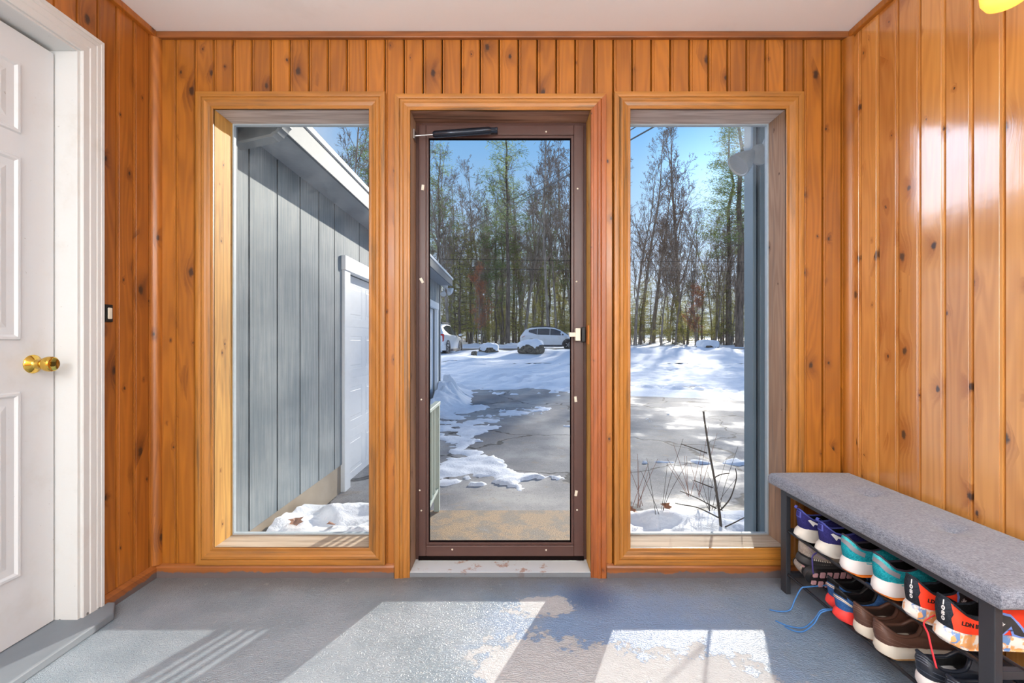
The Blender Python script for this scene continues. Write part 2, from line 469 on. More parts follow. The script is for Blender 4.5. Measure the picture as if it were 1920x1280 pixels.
ce = MB().box(XL-.02, XR+.02, YF-.02, YB+.02, ZT, ZT+.25).build('ceiling', M['ceiling']); props(ce, kind='structure')
fl = MB()
fl.box(XL-.02, XR+.02, YF-.02, YB+.01, -.2, 0)
fl = fl.build('floor', M['floor']); props(fl, kind='structure')

# crown strip, corner strips, base boards
def strip(name, mb, m, parent=None, bev=.004):
    o = mb.build(name, m, parent, bevel=bev, attr='board'); props(o, kind='structure'); return o
strip('trim_1', MB().box(XL, XR, YB-.018, YB+.004, ZT-.03, ZT, at=.6), M['pine_base'])
strip('trim_2', MB().box(XL-.004, XL+.018, YF, YB-.018, ZT-.03, ZT, at=.5), M['pine_left'])
strip('trim_3', MB().box(XR-.018, XR+.004, YF, YB-.018, ZT-.03, ZT, at=.5), M['pine_back'])
for nm, cx, sg in (('trim_4', XL, 1), ('trim_5', XR, -1)):
    q = MB(); n = 8
    ring = [(cx, YB)] + [(cx + sg*.030*math.cos(t*PI/2/n), YB - .030*math.sin(t*PI/2/n)) for t in range(n+1)]
    q.loft([[(x, y, .06) for x, y in ring], [(x, y, ZT-.03) for x, y in ring]], at=.8)
    o = q.build(nm, M['pine_left' if sg > 0 else 'pine_back'], smooth=50, attr='board'); props(o, kind='structure')
def base_profile(mb, p0, p1, nrm, h=.06):
    pr = [(0, 0), (.016, 0), (.016, h-.014), (.011, h-.006), (.004, h), (0, h)]
    r0 = [(p0[0]+nrm[0]*d, p0[1]+nrm[1]*d, z) for d, z in pr]
    r1 = [(p1[0]+nrm[0]*d, p1[1]+nrm[1]*d, z) for d, z in pr]
    return mb.loft([r0, r1], at=.45)
def base_mat():
    m = M['pine_base'].copy(); m.name = 'base board with floor paint smear'
    nt = m.node_tree; b = nt.nodes['Principled BSDF']
    src = b.inputs['Base Color'].links[0].from_socket
    co = objco(nt); s = sep(nt, co)
    n = noise(nt, co, 12.0, 5.0, .65)
    k = smooth(nt, mth(nt, 'ADD', s[2], mth(nt, 'MULTIPLY', mth(nt, 'SUBTRACT', n, .5), .05)), .030, .022, 0, .85)
    nt.links.new(mixc(nt, k, src, srgb(88,92,98)), b.inputs['Base Color']); return m
M['base'] = base_mat()
for nm, a, c, nr in (('baseboard_back', (XL, YB), (OPEN['d'][0]-.073, YB), (0,-1)), ('baseboard_back', (OPEN['d'][1]+.073, YB), (XR, YB), (0,-1)),
                     ('baseboard_left', (XL, 1.815), (XL, YB), (1,0)), ('baseboard_left', (XL, YF), (XL, DY0-.1), (1,0)), ('baseboard_right', (XR, YF), (XR, YB), (-1,0))):
    o = base_profile(MB(), a, c, nr).build(nm, M['base'], attr='board'); props(o, kind='structure')

# ------------------------------------------------------------------ casings, windows
CAS = [(0,0),(0,.011),(.003,.0135),(.012,.0135),(.0135,.0125),(.015,.0135),(.030,.016),(.036,.0205),(.046,.021),(.050,.0185),(.0515,.0165),(.053,.019),(.068,.022),(.0745,.021),(.076,.018),(.076,0)]
def casing(parent, o, mv, mh, w=1.0, door=False, matl=None, matr=None):
    x0, x1, z0, z1 = o
    def seg(p, q, dp, dq, m):
        mb = MB()
        r0 = [(p[0]+dp[0]*a*w, YB-t, p[1]+dp[1]*a*w) for a, t in CAS]
        r1 = [(q[0]+dq[0]*a*w, YB-t, q[1]+dq[1]*a*w) for a, t in CAS]
        mb.loft([r0, r1], at=random.Random(str(p)).random()*.6+.2)
        mb.build('casing', m, parent, attr='board', smooth=25)
    if door:
        seg((x0,z0), (x0,z1), (-1,0), (-1,1), matl or mv); seg((x1,z1), (x1,z0), (1,1), (1,0), matr or mv)
    else:
        seg((x0,z0), (x0,z1), (-1,-1), (-1,1), matl or mv); seg((x1,z1), (x1,z0), (1,1), (1,-1), matr or mv)
        seg((x1,z0), (x0,z0), (1,-1), (-1,-1), mh)
    seg((x0,z1), (x1,z1), (-1,1), (1,1), mh)

YG = 2.228
def window(name, o, ml, mr, mhd, ms, glass):
    x0, x1, z0, z1 = o
    r = empty(name, ((x0+x1)/2, YB, z0), kind='structure')
    casing(r, o, M['pine_trim'], M['pine_trim_h'])
    t = .018
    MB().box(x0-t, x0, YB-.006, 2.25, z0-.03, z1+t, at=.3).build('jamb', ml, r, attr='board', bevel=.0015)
    MB().box(x1, x1+t, YB-.006, 2.25, z0-.03, z1+t, at=.6).build('jamb', mr, r, attr='board', bevel=.0015)
    MB().box(x0, x1, YB-.006, 2.25, z1, z1+t, at=.4).build('head_jamb', mhd, r, attr='board', bevel=.0015)
    MB().box(x0, x1, YB-.006, 2.25, z0-.03, z0, at=.4).build('sill', ms, r, attr='board', bevel=.0015)
    st = MB(); e = .007
    st.box(x0, x0+e, YG+.002, 2.248, z0, z1); st.box(x1-e, x1, YG+.002, 2.248, z0, z1)
    st.box(x0+e, x1-e, YG+.002, 2.248, z0, z0+e); st.box(x0+e, x1-e, YG+.002, 2.248, z1-e, z1)
    st.build('glazing_stop', M['stop'], r)
    MB().quad((x0,YG,z0),(x1,YG,z0),(x1,YG,z1),(x0,YG,z1)).build('pane', glass, r, norm=False, off=None)
    return r
M['stop'] = simple('pale glazing stop', srgb(170,182,190), .6)
def glass_world(g):      # haze centre is given in room space; panes hang under an offset Empty
    return g
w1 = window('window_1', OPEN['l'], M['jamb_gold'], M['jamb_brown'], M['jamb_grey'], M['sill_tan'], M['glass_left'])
M['glass_right'] = glass_mat('right pane', .34, (1.20-(.543+1.258)/2, YG-YB, 2.04-.135), .24, base=.035)
w2 = window('window_2', OPEN['r'], M['jamb_brown'], M['jamb_brown'], M['jamb_grey'], M['sill_tan'], M['glass_right'])

# ------------------------------------------------------------------ storm door
o = OPEN['d']
d1 = empty('door_1', ((o[0]+o[1])/2, YB, 0), kind='structure')
casing(d1, o, M['pine_trim'], M['pine_trim_h'], w=.93, door=True, matr=M['red_trim'])
t = .018
MB().box(o[0]-t, o[0], YB-.006, 2.30, 0, o[3]+t, at=.2).build('jamb', M['jamb_brown'], d1, attr='board', bevel=.0015)
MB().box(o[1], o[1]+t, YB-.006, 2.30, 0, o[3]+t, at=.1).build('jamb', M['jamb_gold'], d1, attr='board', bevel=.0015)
MB().box(o[0], o[1], YB-.006, 2.30, o[3], o[3]+t, at=.4).build('head_jamb', M['head_brown'], d1, attr='board', bevel=.0015)
MB().box(o[0]-.012, o[1]+.0, YB-.012, 2.32, .0, .024).build('threshold', M['door_sill'], d1, bevel=.003)
YD = 2.195
fx0, fx1, fz0, fz1 = -.467, .361, .024, 2.142
gx0, gx1, gz0, gz1 = -.4035, .2865, .108, 2.066
fr = MB()   # fixed brown frame on the jambs
fr.box(fx0, fx0+.030, YD+.012, YD+.045, fz0, fz1); fr.box(fx1-.030, fx1, YD+.012, YD+.045, fz0, fz1)
fr.box(fx0+.03, fx1-.03, YD+.012, YD+.045, fz1-.030, fz1)
fr.build('door_frame', M['brown_alu'], d1, bevel=.002)
lf = MB()
sx0, sx1, sz0, sz1 = fx0+.016, fx1-.014, .034, fz1-.016
a = .040
lf.box(sx0, gx0-.012, YD, YD+.03, sz0, sz1); lf.box(gx1+.012, sx1, YD, YD+.03, sz0, sz1)
lf.box(gx0-.012, gx1+.012, YD, YD+.03, gz1+.012, sz1); lf.box(gx0-.012, gx1+.012, YD, YD+.03, sz0, gz0-.012)
leaf = lf.build('door_leaf', M['brown_alu'], d1, bevel=.003)
ib = MB()
for x0, x1, z0, z1 in ((gx0-.012, gx0, gz0-.012, gz1+.012), (gx1, gx1+.012, gz0-.012, gz1+.012), (gx0, gx1, gz1, gz1+.012), (gx0, gx1, gz0-.012, gz0)):
    ib.box(x0, x1, YD+.008, YD+.028, z0, z1)
ib.build('glazing_bead', M['brown_alu'], d1, bevel=.001)
gk = MB(); e = .004
for x0, x1, z0, z1 in ((gx0, gx0+e, gz0, gz1), (gx1-e, gx1, gz0, gz1), (gx0, gx1, gz1-e, gz1), (gx0, gx1, gz0, gz0+e)):
    gk.box(x0, x1, YD+.012, YD+.026, z0, z1)
gk.build('gasket', M['brown_alu_dark'], d1)
MB().quad((gx0,YD+.018,gz0),(gx1,YD+.018,gz0),(gx1,YD+.018,gz1),(gx0,YD+.018,gz1)).build('pane', M['glass_door'], d1, norm=False)
MB().box(sx0, sx1, YD-.004, YD+.004, .026, .046).build('door_sweep', M['brown_alu_dark'], d1, bevel=.002)
# glass clips
def at_door(px, py, Y=YD):
    return ((px-960)/F*Y, Y, ZC-(py-640)/F*Y)
for px, py, kd in ((793,352,1),(791,526,1),(790,748,0),(1083,353,0),(1081,527,0),(1079,748,1),(787,918,0),(1080,924,1),(850,247,0),(1024,246,0),(790,956,0),(1082,955,0),(848,1029,0),(1024,1030,0)):
    x, y, z = at_door(px, py); mb = MB()
    if kd:
        an = (px*7 % 10)/10 - .2
        c, s_ = math.cos(an), math.sin(an)
        w, h = .006, .013
        q = [(-w,-h),(w,-h),(w,h),(-w,h)]
        q = [(x+p*c-r*s_, z+p*s_+r*c) for p, r in q]
        mb.loft([[(p, y-.006, r) for p, r in q], [(p, y+.001, r) for p, r in q]])
    mb.lathe((x, y-.004 if not kd else y-.009, z-.002), (0,1,0), [(.0,0),(.0035,.001),(.0045,.004),(.0045,.008)], 10)
    mb.build('glass_clip', M['cream'], d1)
# pneumatic closer
cl0, cl1 = Vector(at_door(812, 252, 2.16)), Vector(at_door(921, 244, 2.16))
dr = (cl1-cl0)
clo = MB().tube([cl0, cl0+dr*.03, cl0+dr*.97, cl1], [.012,.0165,.0165,.012], 20).build('door_closer', M['black_enamel'], d1, smooth=40)
MB().tube([Vector(at_door(779, 254.5, 2.155)), cl0+dr*.02], .0035, 8).build('closer_rod', M['chrome'], d1, smooth=40)
cb = MB(); p = cl1
cb.box(p.x-.004, p.x+.030, 2.150, 2.196, p.z-.006, p.z+.010)
cb.lathe((p.x+.024, 2.145, p.z+.002), (0,1,0), [(.0,0),(.008,.001),(.008,.01)], 14)
cb.build('closer_bracket', M['black_enamel'], d1, bevel=.002)
p = Vector(at_door(779, 254, 2.155))
MB().box(o[0], o[0]+.01, 2.13, 2.185, p.z-.022, p.z+.022).build('jamb_bracket', M['chrome'], d1, bevel=.002)
# latch: black box on the stile, cream push handle
x, y, z = at_door(1091, 627)
MB().box(x-.004, x+.016, YD-.020, YD, z-.036, z+.036).build('latch_box', M['black_plastic'], d1, bevel=.003)
lh = MB(); x2, y2, z2 = at_door(1084, 627, 2.165)
lh.box(x2-.014, x2+.010, y2-.012, y2+.022, z2-.030, z2+.030)
lh.box(x2-.044, x2-.012, y2-.014, y2-.002, z2-.011, z2+.010)
lh.build('latch_handle', M['cream'], d1, bevel=.003)
MB().box(o[1]-.004, o[1]+.001, 2.135, 2.185, 1.068, 1.158).build('strike_plate', simple('bare wood strike', srgb(214,136,66), .6), d1)

# ------------------------------------------------------------------ white door on the left wall
d2 = empty('door_2', (-1.72, 1.3, 0), kind='structure')
XD = -1.722
lf = MB(); lf.box(XD-.04, XD, DY0+.006, DY1-.006, .035, DZ1-.014)
lf.build('door_leaf', M['white_door'], d2)
def rpanel(y0, y1, z0, z1):
    mb = MB()
    pr = [(0,.0),(.004,.007),(.012,.007),(.018,.001),(.022,-.003),(.030,-.003),(.062,.004),(.066,.004)]
    rings = [[(XD+h, y0+i, z0+i), (XD+h, y1-i, z0+i), (XD+h, y1-i, z1-i), (XD+h, y0+i, z1-i)] for i, h in pr]
    mb.loft(rings, True, False, True)
    return mb.build('door_panel', M['white_door'], d2)
for z0, z1 in ((.26,.905),(1.085,1.725),(1.805,2.055)):
    rpanel(1.36, 1.592, z0, z1); rpanel(1.005, 1.235, z0, z1)
kb = MB(); kc = (XD, 1.634, 1.0)
kb.lathe(kc, (1,0,0), [(.0,0),(.033,0),(.0335,.003),(.030,.007),(.019,.013),(.0145,.018),(.013,.030),(.0145,.036),(.0235,.046),(.027,.056),(.0275,.066),(.026,.073),(.022,.0765),(.012,.0735),(.0,.0735)], 36)
kn = kb.build('door_knob', M['brass'], d2, smooth=35)
MB().lathe((kc[0]+.0728, kc[1], kc[2]), (1,0,0), [(.0,0),(.0085,0),(.0085,.003),(.0,.003)], 20).build('key_cylinder', M['brass_dark'], kn, off=Vector(d2.location))
# jambs + casing (white)
jb = MB()
jb.box(XD-.045, XL+.002, DY1, DY1+.022, 0, DZ1+.02); jb.box(XD-.045, XL+.002, DY0-.022, DY0, 0, DZ1+.02)
jb.box(XD-.045, XL+.002, DY0, DY1, DZ1, DZ1+.02)
jb.build('jamb', M['white_trim'], d2, bevel=.002)
CW = [(0,0),(0,.010),(.003,.0125),(.026,.0125),(.030,.015),(.050,.0165),(.0525,.015),(.055,.0175),(.066,.0185),(.069,.0165),(.072,.019),(.083,.020),(.086,.016),(.086,0)]
def wcas(p, q, dp, dq):
    mb = MB()
    mb.loft([[(XL+t, p[0]+dp[0]*a, p[1]+dp[1]*a) for a, t in CW], [(XL+t, q[0]+dq[0]*a, q[1]+dq[1]*a) for a, t in CW]])
    mb.build('casing', M['white_trim'], d2, smooth=25)
j = .008
wcas((DY1+j+.004, 0), (DY1+j+.004, DZ1+j), (1,0), (1,1)); wcas((DY0-j, DZ1+j), (DY0-j, 0), (-1,1), (-1,0)); wcas((DY1+j+.004, DZ1+j), (DY0-j, DZ1+j), (1,1), (-1,1))
# sill board in front of the door
sb = MB()
sb.add([(XL-.13,DY0-.1,.0),(-1.545,DY0-.1,.0),(-1.545,1.765,.0),(-1.60,1.835,.0),(XL,1.835,.0),(XL-.13,1.70,0),
        (XL-.13,DY0-.1,.032),(-1.545,DY0-.1,.032),(-1.545,1.765,.032),(-1.60,1.835,.032),(XL,1.835,.032),(XL-.13,1.70,.032)],
       [(0,5,4,3,2,1),(6,7,8,9,10,11),(0,1,7,6),(1,2,8,7),(2,3,9,8),(3,4,10,9),(4,5,11,10),(5,0,6,11)])
sb.build('threshold', M['grey_paint'], d2, bevel=.006)

# doorbell button on the left wall
db = empty('doorbell_button', (XL, 1.844, 1.195), 'small black doorbell with cream button on pine wall beside white door', 'doorbell')
MB().box(XL-.002, XL+.009, 1.826, 1.862, 1.160, 1.231).build('plate', M['black_plastic'], db, bevel=.003)
MB().box(XL+.008, XL+.015, 1.835, 1.853, 1.172, 1.218).build('button', M['cream'], db, bevel=.003)
# ------------------------------------------------------------------ bench
def fabric():
    m, nt, b = mat('heather grey linen', srgb(128,130,138), .9, spec=.2)
    co = objco(nt)
    w1_ = noise(nt, vm(nt, 'MULTIPLY', co, (900, 90, 300)), 1.0, 2.0, .6)
    w2_ = noise(nt, vm(nt, 'MULTIPLY', co, (90, 900, 300)), 1.0, 2.0, .6)
    big = noise(nt, co, 20.0, 3.0)
    t = mth(nt, 'ADD', mth(nt, 'MULTIPLY', mth(nt, 'ADD', w1_, w2_), .8), mth(nt, 'MULTIPLY', big, .12))
    t = smooth(nt, t, .55, 1.2)
    nt.links.new(mixc(nt, t, srgb(84,90,104), srgb(170,176,190)), b.inputs['Base Color'])
    nt.links.new(bump(nt, mth(nt, 'ADD', w1_, w2_), .35, .002), b.inputs['Normal'])
    b.inputs['Sheen Weight'].default_value = .25
    return m
M['fabric'] = fabric()
M['black_steel'] = simple('black powder coated steel', srgb(62,64,70), .42, .3, .1, 60)
M['steel_rod'] = simple('dark metal rod', srgb(62,62,66), .3, .7)

BX0, BX1, BY0, BY1 = 1.160, 1.530, 1.078, 2.062
bn = empty('shoe_bench', (1.345, 1.57, 0), 'grey tufted fabric bench with black metal shoe rack legs beside the right pine wall', 'bench')
TUF = [(1.385, 1.765), (1.385, 1.432), (1.385, 1.15)]
def cushion():
    def axis(a, b, n, r):
        inner = list(np.linspace(a+r, b-r, n))
        k = [r*(1-math.cos(t)) for t in np.linspace(0, PI/2, 7)][:-1]
        return [a+q for q in k] + inner + [b-q for q in reversed(k)]
    r = .020
    xs, ys = axis(BX0, BX1, 46, r), axis(BY0, BY1, 110, r)
    X, Y = np.meshgrid(xs, ys, indexing='ij')
    e = np.minimum(np.minimum(X-BX0, BX1-X), np.minimum(Y-BY0, BY1-Y))
    Z = .490 - np.where(e < r, r - np.sqrt(np.maximum(r*r-(r-np.minimum(e, r))**2, 0)), 0)
    Z += .010*np.sin(np.clip((X-BX0)/(BX1-BX0), 0, 1)*PI)*np.sin(np.clip((Y-BY0)/(BY1-BY0), 0, 1)*PI)**.5
    for tx, ty in TUF:
        dx, dy = X-tx, Y-ty
        Z -= .018*np.exp(-(dx*dx+dy*dy)/(.050**2)) + .008*np.exp(-(dx*dx+dy*dy)/(.014**2))
        Z -= .008*np.exp(-np.abs(dy-.02*dx)/.007)*np.exp(-np.abs(dx)/.09)*np.clip(e/.03, 0, 1)
        Z -= .002*np.exp(-np.abs(dx)/.008)*np.exp(-np.abs(dy)/.06)
    nx, ny = X.shape
    v = [(X[i,j], Y[i,j], Z[i,j]) for i in range(nx) for j in range(ny)]
    f = [(i*ny+j, (i+1)*ny+j, (i+1)*ny+j+1, i*ny+j+1) for i in range(nx-1) for j in range(ny-1)]
    mb = MB().add(v, f)
    border = [(i,0) for i in range(nx)] + [(nx-1,j) for j in range(1,ny)] + [(i,ny-1) for i in range(nx-2,-1,-1)] + [(0,j) for j in range(ny-2,0,-1)]
    top = [(X[i,j], Y[i,j], Z[i,j]) for i,j in border]
    cx, cy = (BX0+BX1)/2, (BY0+BY1)/2
    rings = [top]
    for z, s_ in ((.462,1.0),(.450,.998),(.443,.990)):
        rings.append([(cx+(x-cx)*s_, cy+(y-cy)*s_, z) for x,y,_ in top])
    mb.loft(rings, True, False, True)
    return mb
c_ = cushion()
o_ = c_.build('cushion', M['fabric'], bn, smooth=True, norm=True)
bm = bmesh.new(); bm.from_mesh(o_.data); bmesh.ops.remove_doubles(bm, verts=bm.verts, dist=1e-5); bmesh.ops.recalc_face_normals(bm, faces=bm.faces); bm.to_mesh(o_.data); bm.free()
for k, (x, y) in enumerate(TUF[:3]):
    MB().lathe((x, y, .470), (0,0,1), [(.0,.003),(.005,.0025),(.007,0),(.007,-.003),(0,-.003)], 14).build('tuft_button', M['fabric'], bn, smooth=True)
LX0, LX1, LY0, LY1 = 1.172, 1.512, 1.104, 1.945
for x in (LX0, LX1-.02):
    for y in (LY0, LY1):
        MB().box(x, x+.020, y, y+.040, 0, .443).build('leg', M['black_steel'], bn, bevel=.002)
for x in (LX0, LX1-.02):
    MB().box(x, x+.020, LY0+.04, LY1, .423, .443).build('top_rail', M['black_steel'], bn, bevel=.002)
for y in (LY0+.01, LY1+.01):
    MB().box(LX0+.02, LX1-.02, y, y+.02, .423, .443).build('end_rail', M['black_steel'], bn, bevel=.002)
    for z in (.252, .066):
        MB().box(LX0+.02, LX1-.02, y, y+.02, z, z+.020).build('shelf_support', M['black_steel'], bn, bevel=.002)
for z in (.270, .084):
    for x in (1.182, 1.262, 1.342, 1.422, 1.502):
        MB().tube([(x, LY0+.015, z), (x, LY1+.03, z)], .0055, 10).build('shelf_rod', M['steel_rod'], bn, smooth=40)

# ------------------------------------------------------------------ shoes
class Shoe:
    """local frame: x from heel (0) to toe (L), y across, z up; phi 0 = heel, +-pi = toe, phi < 0 = the -y side"""
    def __init__(s, L=.295, W=.100, heel=.036, fore=.024, H=.112, dip=.080, tongue=.118, open_to=.47, hw=.033, flare=.010, toe=.052, side=1, low=.0, rise=1.35):
        s.__dict__.update(locals())
    def half(s, q):
        a = s.hw
        q = np.clip(q, 0, 1)
        body = np.interp(q, [0,.1,.22,.35,.5,.62,.72,.82,1], [a,a*1.0,a*1.06,a*1.1,a*1.22,s.W*.47,s.W*.5,s.W*.475,s.W*.42])
        cap = np.sqrt(np.clip(1-(1-np.minimum(q/.13,1))**2, 0, 1))*np.sqrt(np.clip(1-(np.maximum(q-.70,0)/.30)**2.4, 0, 1))
        return body*cap
    def mid(s, q): return s.side*(.010*math.sin(q*PI*.9) - .004)
    def lift(s, q): return .016*max(0,(q-.72)/.28)**2 + .006*max(0,(.09-q)/.09)
    def soletop(s, q): return s.heel*(1-q)+s.fore*q + .5*s.lift(q) + (.004 if q < .25 else 0)*(1-q/.25 if q < .25 else 0)
    def base(s, phi, k=1.0):
        q = (1-math.cos(phi))/2
        return q, s.L*q, s.mid(q) + math.copysign(float(s.half(q))*k, math.sin(phi) if abs(math.sin(phi)) > 1e-9 else 1)
    def rim(s, phi):
        q = (1-math.cos(phi))/2
        x = s.L*(.012+(s.open_to-.012)*q)
        y = s.mid(.3)*.8 + .031*math.copysign(abs(math.sin(phi))**.75, math.sin(phi))
        a = abs(phi)/PI
        z = float(np.interp(a, [0,.1,.22,.36,.5,.68,.85,1], [s.H,s.H*.985,s.H*.88,s.dip*1.06,s.dip,s.dip*1.04,s.tongue*.9,s.tongue*.93]))
        return x, y, z
    def surf(s, phi, v, off=0.0):
        if off:
            e = .02
            p = s.surf(phi, v)
            du = s.surf(phi+e, v)-s.surf(phi-e, v); dv = s.surf(phi, min(v+e,1))-s.surf(phi, max(v-e,0))
            n = du.cross(dv)
            n = n.normalized() if n.length > 1e-12 else Vector((0,0,1))
            c = Vector((s.L*.4, 0, .04))
            if n.dot(p-c) < 0: n = -n
            return p + n*off
        q, bx, by = s.base(phi)
        rx, ry, rz = s.rim(phi)
        zb = s.soletop(q)
        toe = sstep(.45, .95, q)
        pw, qw = 1.15+.45*toe, s.rise+.9*toe
        a, h = v**pw, 1-(1-v)**qw
        x, y, z = bx+(rx-bx)*a, by+(ry-by)*a, zb+(rz-zb)*h
        bul = .0045*math.sin(PI*v)
        hq = max(0, math.cos(phi))
        x -= bul*1.1*hq*(1 if v < 1 else 1)
        y += bul*math.copysign(1, math.sin(phi))*abs(math.sin(phi))
        return Vector((x, y, z))
    def phis(s, n=64): return [-PI+2*PI*(k+.5)/n for k in range(n)]
    def upper(s, nv=14):
        ph = s.phis(); mb = MB()
        rings = [[s.surf(p, v) for p in ph] for v in np.linspace(0, 1, nv)]
        mb.loft(rings, True, True, False); return mb
    def rimroll(s, r=.0035):
        return MB().tube([s.surf(p, 1.0) for p in s.phis(64)] + [s.surf(s.phis(64)[0], 1.0)], r, 8)
    def lining(s):
        ph = s.phis(); mb = MB(); rings = []
        for v, k in ((1.0,.93),(.85,.86),(.6,.84),(.3,.86),(.08,.88)):
            ring = []
            for p in ph:
                rx, ry, rz = s.rim(p); q, bx, by = s.base(p)
                bx2, by2 = s.L*.03+(bx-s.L*.03)*.62, by*.8
                x, y = bx2+(rx-bx2)*v, by2+(ry-by2)*v
                cx = s.L*.25
                zb = s.soletop(q)+.004
                ring.append((cx+(x-cx)*k+ .002, y*k, zb+(rz-zb)*(1-(1-v)**1.3)))
            rings.append(ring)
        mb.loft(rings, True, False, True); return mb
    def sole(s, z0=.0, z1=1.0, prof=((0,-.004),(.06,.000),(.35,.0035),(.7,.003),(.92,.001),(1.0,-.003)), heelback=1.0):
        """part of the sole between the fractions z0 and z1 of its height"""
        ph = s.phis(80); mb = MB(); rings = []
        fr = [z0] + [p for p, _ in prof if z0 < p < z1] + [z1]
        for f in fr:
            o = float(np.interp(f, [p for p,_ in prof], [d for _,d in prof])); ring = []
            for p in ph:
                q, bx, by = s.base(p)
                sn, cs = math.sin(p), math.cos(p)
                back = s.flare*heelback*max(0, cs)**3*math.sin(min(1,f*1.15)*PI)**.8 if 0 < f < 1 else 0
                x = bx - cs*o - back
                y = by + math.copysign(o, sn)*abs(sn)
                zt = s.soletop(q)+.006; zl = s.lift(q)
                ring.append((x, y, zl+(zt-zl)*f))
            rings.append(ring)
        mb.loft(rings); return mb
    def patch(s, p0, p1, v0, v1, off=.0012, n=14, m=8):
        """p0..p1 and v0..v1 may be functions: v of phi"""
        fv0 = v0 if callable(v0) else (lambda p: v0); fv1 = v1 if callable(v1) else (lambda p: v1)
        rows = []
        for i in range(n+1):
            p = p0+(p1-p0)*i/n; a, b = fv0(p), fv1(p)
            rows.append([s.surf(p, a+(b-a)*j/m, off) for j in range(m+1)])
        return MB().loft(rows, False, False, False)
    def strap(s, pts, w, off=.0014, n=10):
        """flat ribbon following (phi, v) points on the upper"""
        P = catmull([(a, b, 0) for a, b in pts], n)
        C = [s.surf(p.x, min(max(p.y,0),1), off) for p in P]
        L_, R_ = [], []
        for i, c in enumerate(C):
            d = (C[min(i+1,len(C)-1)]-C[max(i-1,0)]).normalized()
            nn = (s.surf(P[i].x, min(max(P[i].y,0),1), off+.002)-c).normalized()
            t = d.cross(nn).normalized()*w/2
            L_.append(c+t); R_.append(c-t)
        return MB().loft([L_, R_], False, False, False)
    def grid(s, fn, region):
        p0, p1 = region
        g = [(p, v) for p in np.linspace(p0, p1, 70) for v in np.linspace(0.02, .98, 40)]
        s._g = g; s._t = np.array([fn(s.surf(p, v)) for p, v in g])
    def find(s, t):
        d = ((s._t-np.array(t))**2).sum(1)
        idx = np.argsort(d)[:6]; w = 1/(d[idx]+1e-9)
        return float((w*np.array([s._g[i][0] for i in idx])).sum()/w.sum()), float((w*np.array([s._g[i][1] for i in idx])).sum()/w.sum())
    def decal(s, polys, fn, region, off=.0016):
        """polys: (verts2d, faces) in the coordinates fn(pos) gives"""
        s.grid(fn, region); vs, fs = polys
        return MB().add([s.surf(*s.find(t), off) for t in vs], fs)
    def laces(s, n=5, r=.0022):
        mb = MB()
        for k in range(n):
            v = .95-.09*k
            pts = [s.surf(PI-.42+.84*j/8 if PI-.42+.84*j/8 <= PI else PI-.42+.84*j/8-2*PI, v, .003) for j in range(9)]
            mb.tube(pts, r, 6)
        return mb
    def tongue_mb(s):
        rows = []
        for k in range(9):
            t = k/8
            x = s.L*(.60-.19*t); z = float(np.interp(t, [0,.5,1], [.085,.108,s.tongue+.008])); w = .020+.008*t
            row = [(x+.004*abs(j)/4, s.mid(.4)+w*j/4, z-.010*(j/4)**2) for j in range(-4,5)]
            rows.append(row)
        back = [[(x+.0, y, z-.005) for x,y,z in r] for r in rows]
        mb = MB().loft(rows, False, False, False); mb.loft(back, False, False, False)
        mb.loft([rows[-1], back[-1]], False, False, False); return mb

def tri_poly(pts):
    from mathutils.geometry import tessellate_polygon
    # densify so that the decal follows the curved side
    dense = []
    for i, p in enumerate(pts):
        q = pts[(i+1) % len(pts)]
        n = max(1, int(math.hypot(q[0]-p[0], q[1]-p[1])/.006))
        dense += [(p[0]+(q[0]-p[0])*k/n, p[1]+(q[1]-p[1])*k/n) for k in range(n)]
    t = tessellate_polygon([[Vector((x, y, 0)) for x, y in dense]])
    return dense, [tuple(f) for f in t]
def text_poly(txt, size, bold=.0, shear=0.0, sx=1.0):
    cu = bpy.data.curves.new('lettering', 'FONT'); cu.body = txt; cu.size = size; cu.align_x = 'CENTER'; cu.offset = bold; cu.shear = shear; cu.resolution_u = 3
    ob = bpy.data.objects.new('lettering', cu); COL.objects.link(ob)
    dg = bpy.context.evaluated_depsgraph_get(); me = ob.evaluated_get(dg).to_mesh()
    vs = [(v.co.x*sx, v.co.y) for v in me.vertices]; fs = [tuple(p.vertices) for p in me.polygons]
    ob.evaluated_get(dg).to_mesh_clear(); bpy.data.objects.remove(ob); bpy.data.curves.remove(cu)
    return vs, fs

def marble():
    m, nt, b = mat('marbled foam', srgb(236,232,226), .6)
    co = objco(nt)
    n1 = noise(nt, co, 34.0, 3.0, .55, .6); n2 = noise(nt, vm(nt, 'ADD', co, (3.1, 1.7, .4)), 30.0, 3.0, .55, .6)
    c = mixc(nt, smooth(nt, n1, .50, .56), srgb(240,234,226), srgb(244,176,112))
    c = mixc(nt, smooth(nt, n2, .55, .61), c, srgb(112,150,200))
    nt.links.new(c, b.inputs['Base Color']); return m
def knit(name, c1, c2, sc=260.0, rough=.85):
    m, nt, b = mat(name, c1, rough, spec=.25)
    co = objco(nt)
    n = noise(nt, co, sc, 2.0, .5); n2 = noise(nt, co, 22.0, 4.0, .6)
    t = mth(nt, 'ADD', mth(nt, 'MULTIPLY', n, .6), mth(nt, 'MULTIPLY', n2, .6))
    nt.links.new(mixc(nt, smooth(nt, t, .4, .8), c1, c2), b.inputs['Base Color'])
    nt.links.new(bump(nt, n, .3, .001), b.inputs['Normal']); return m
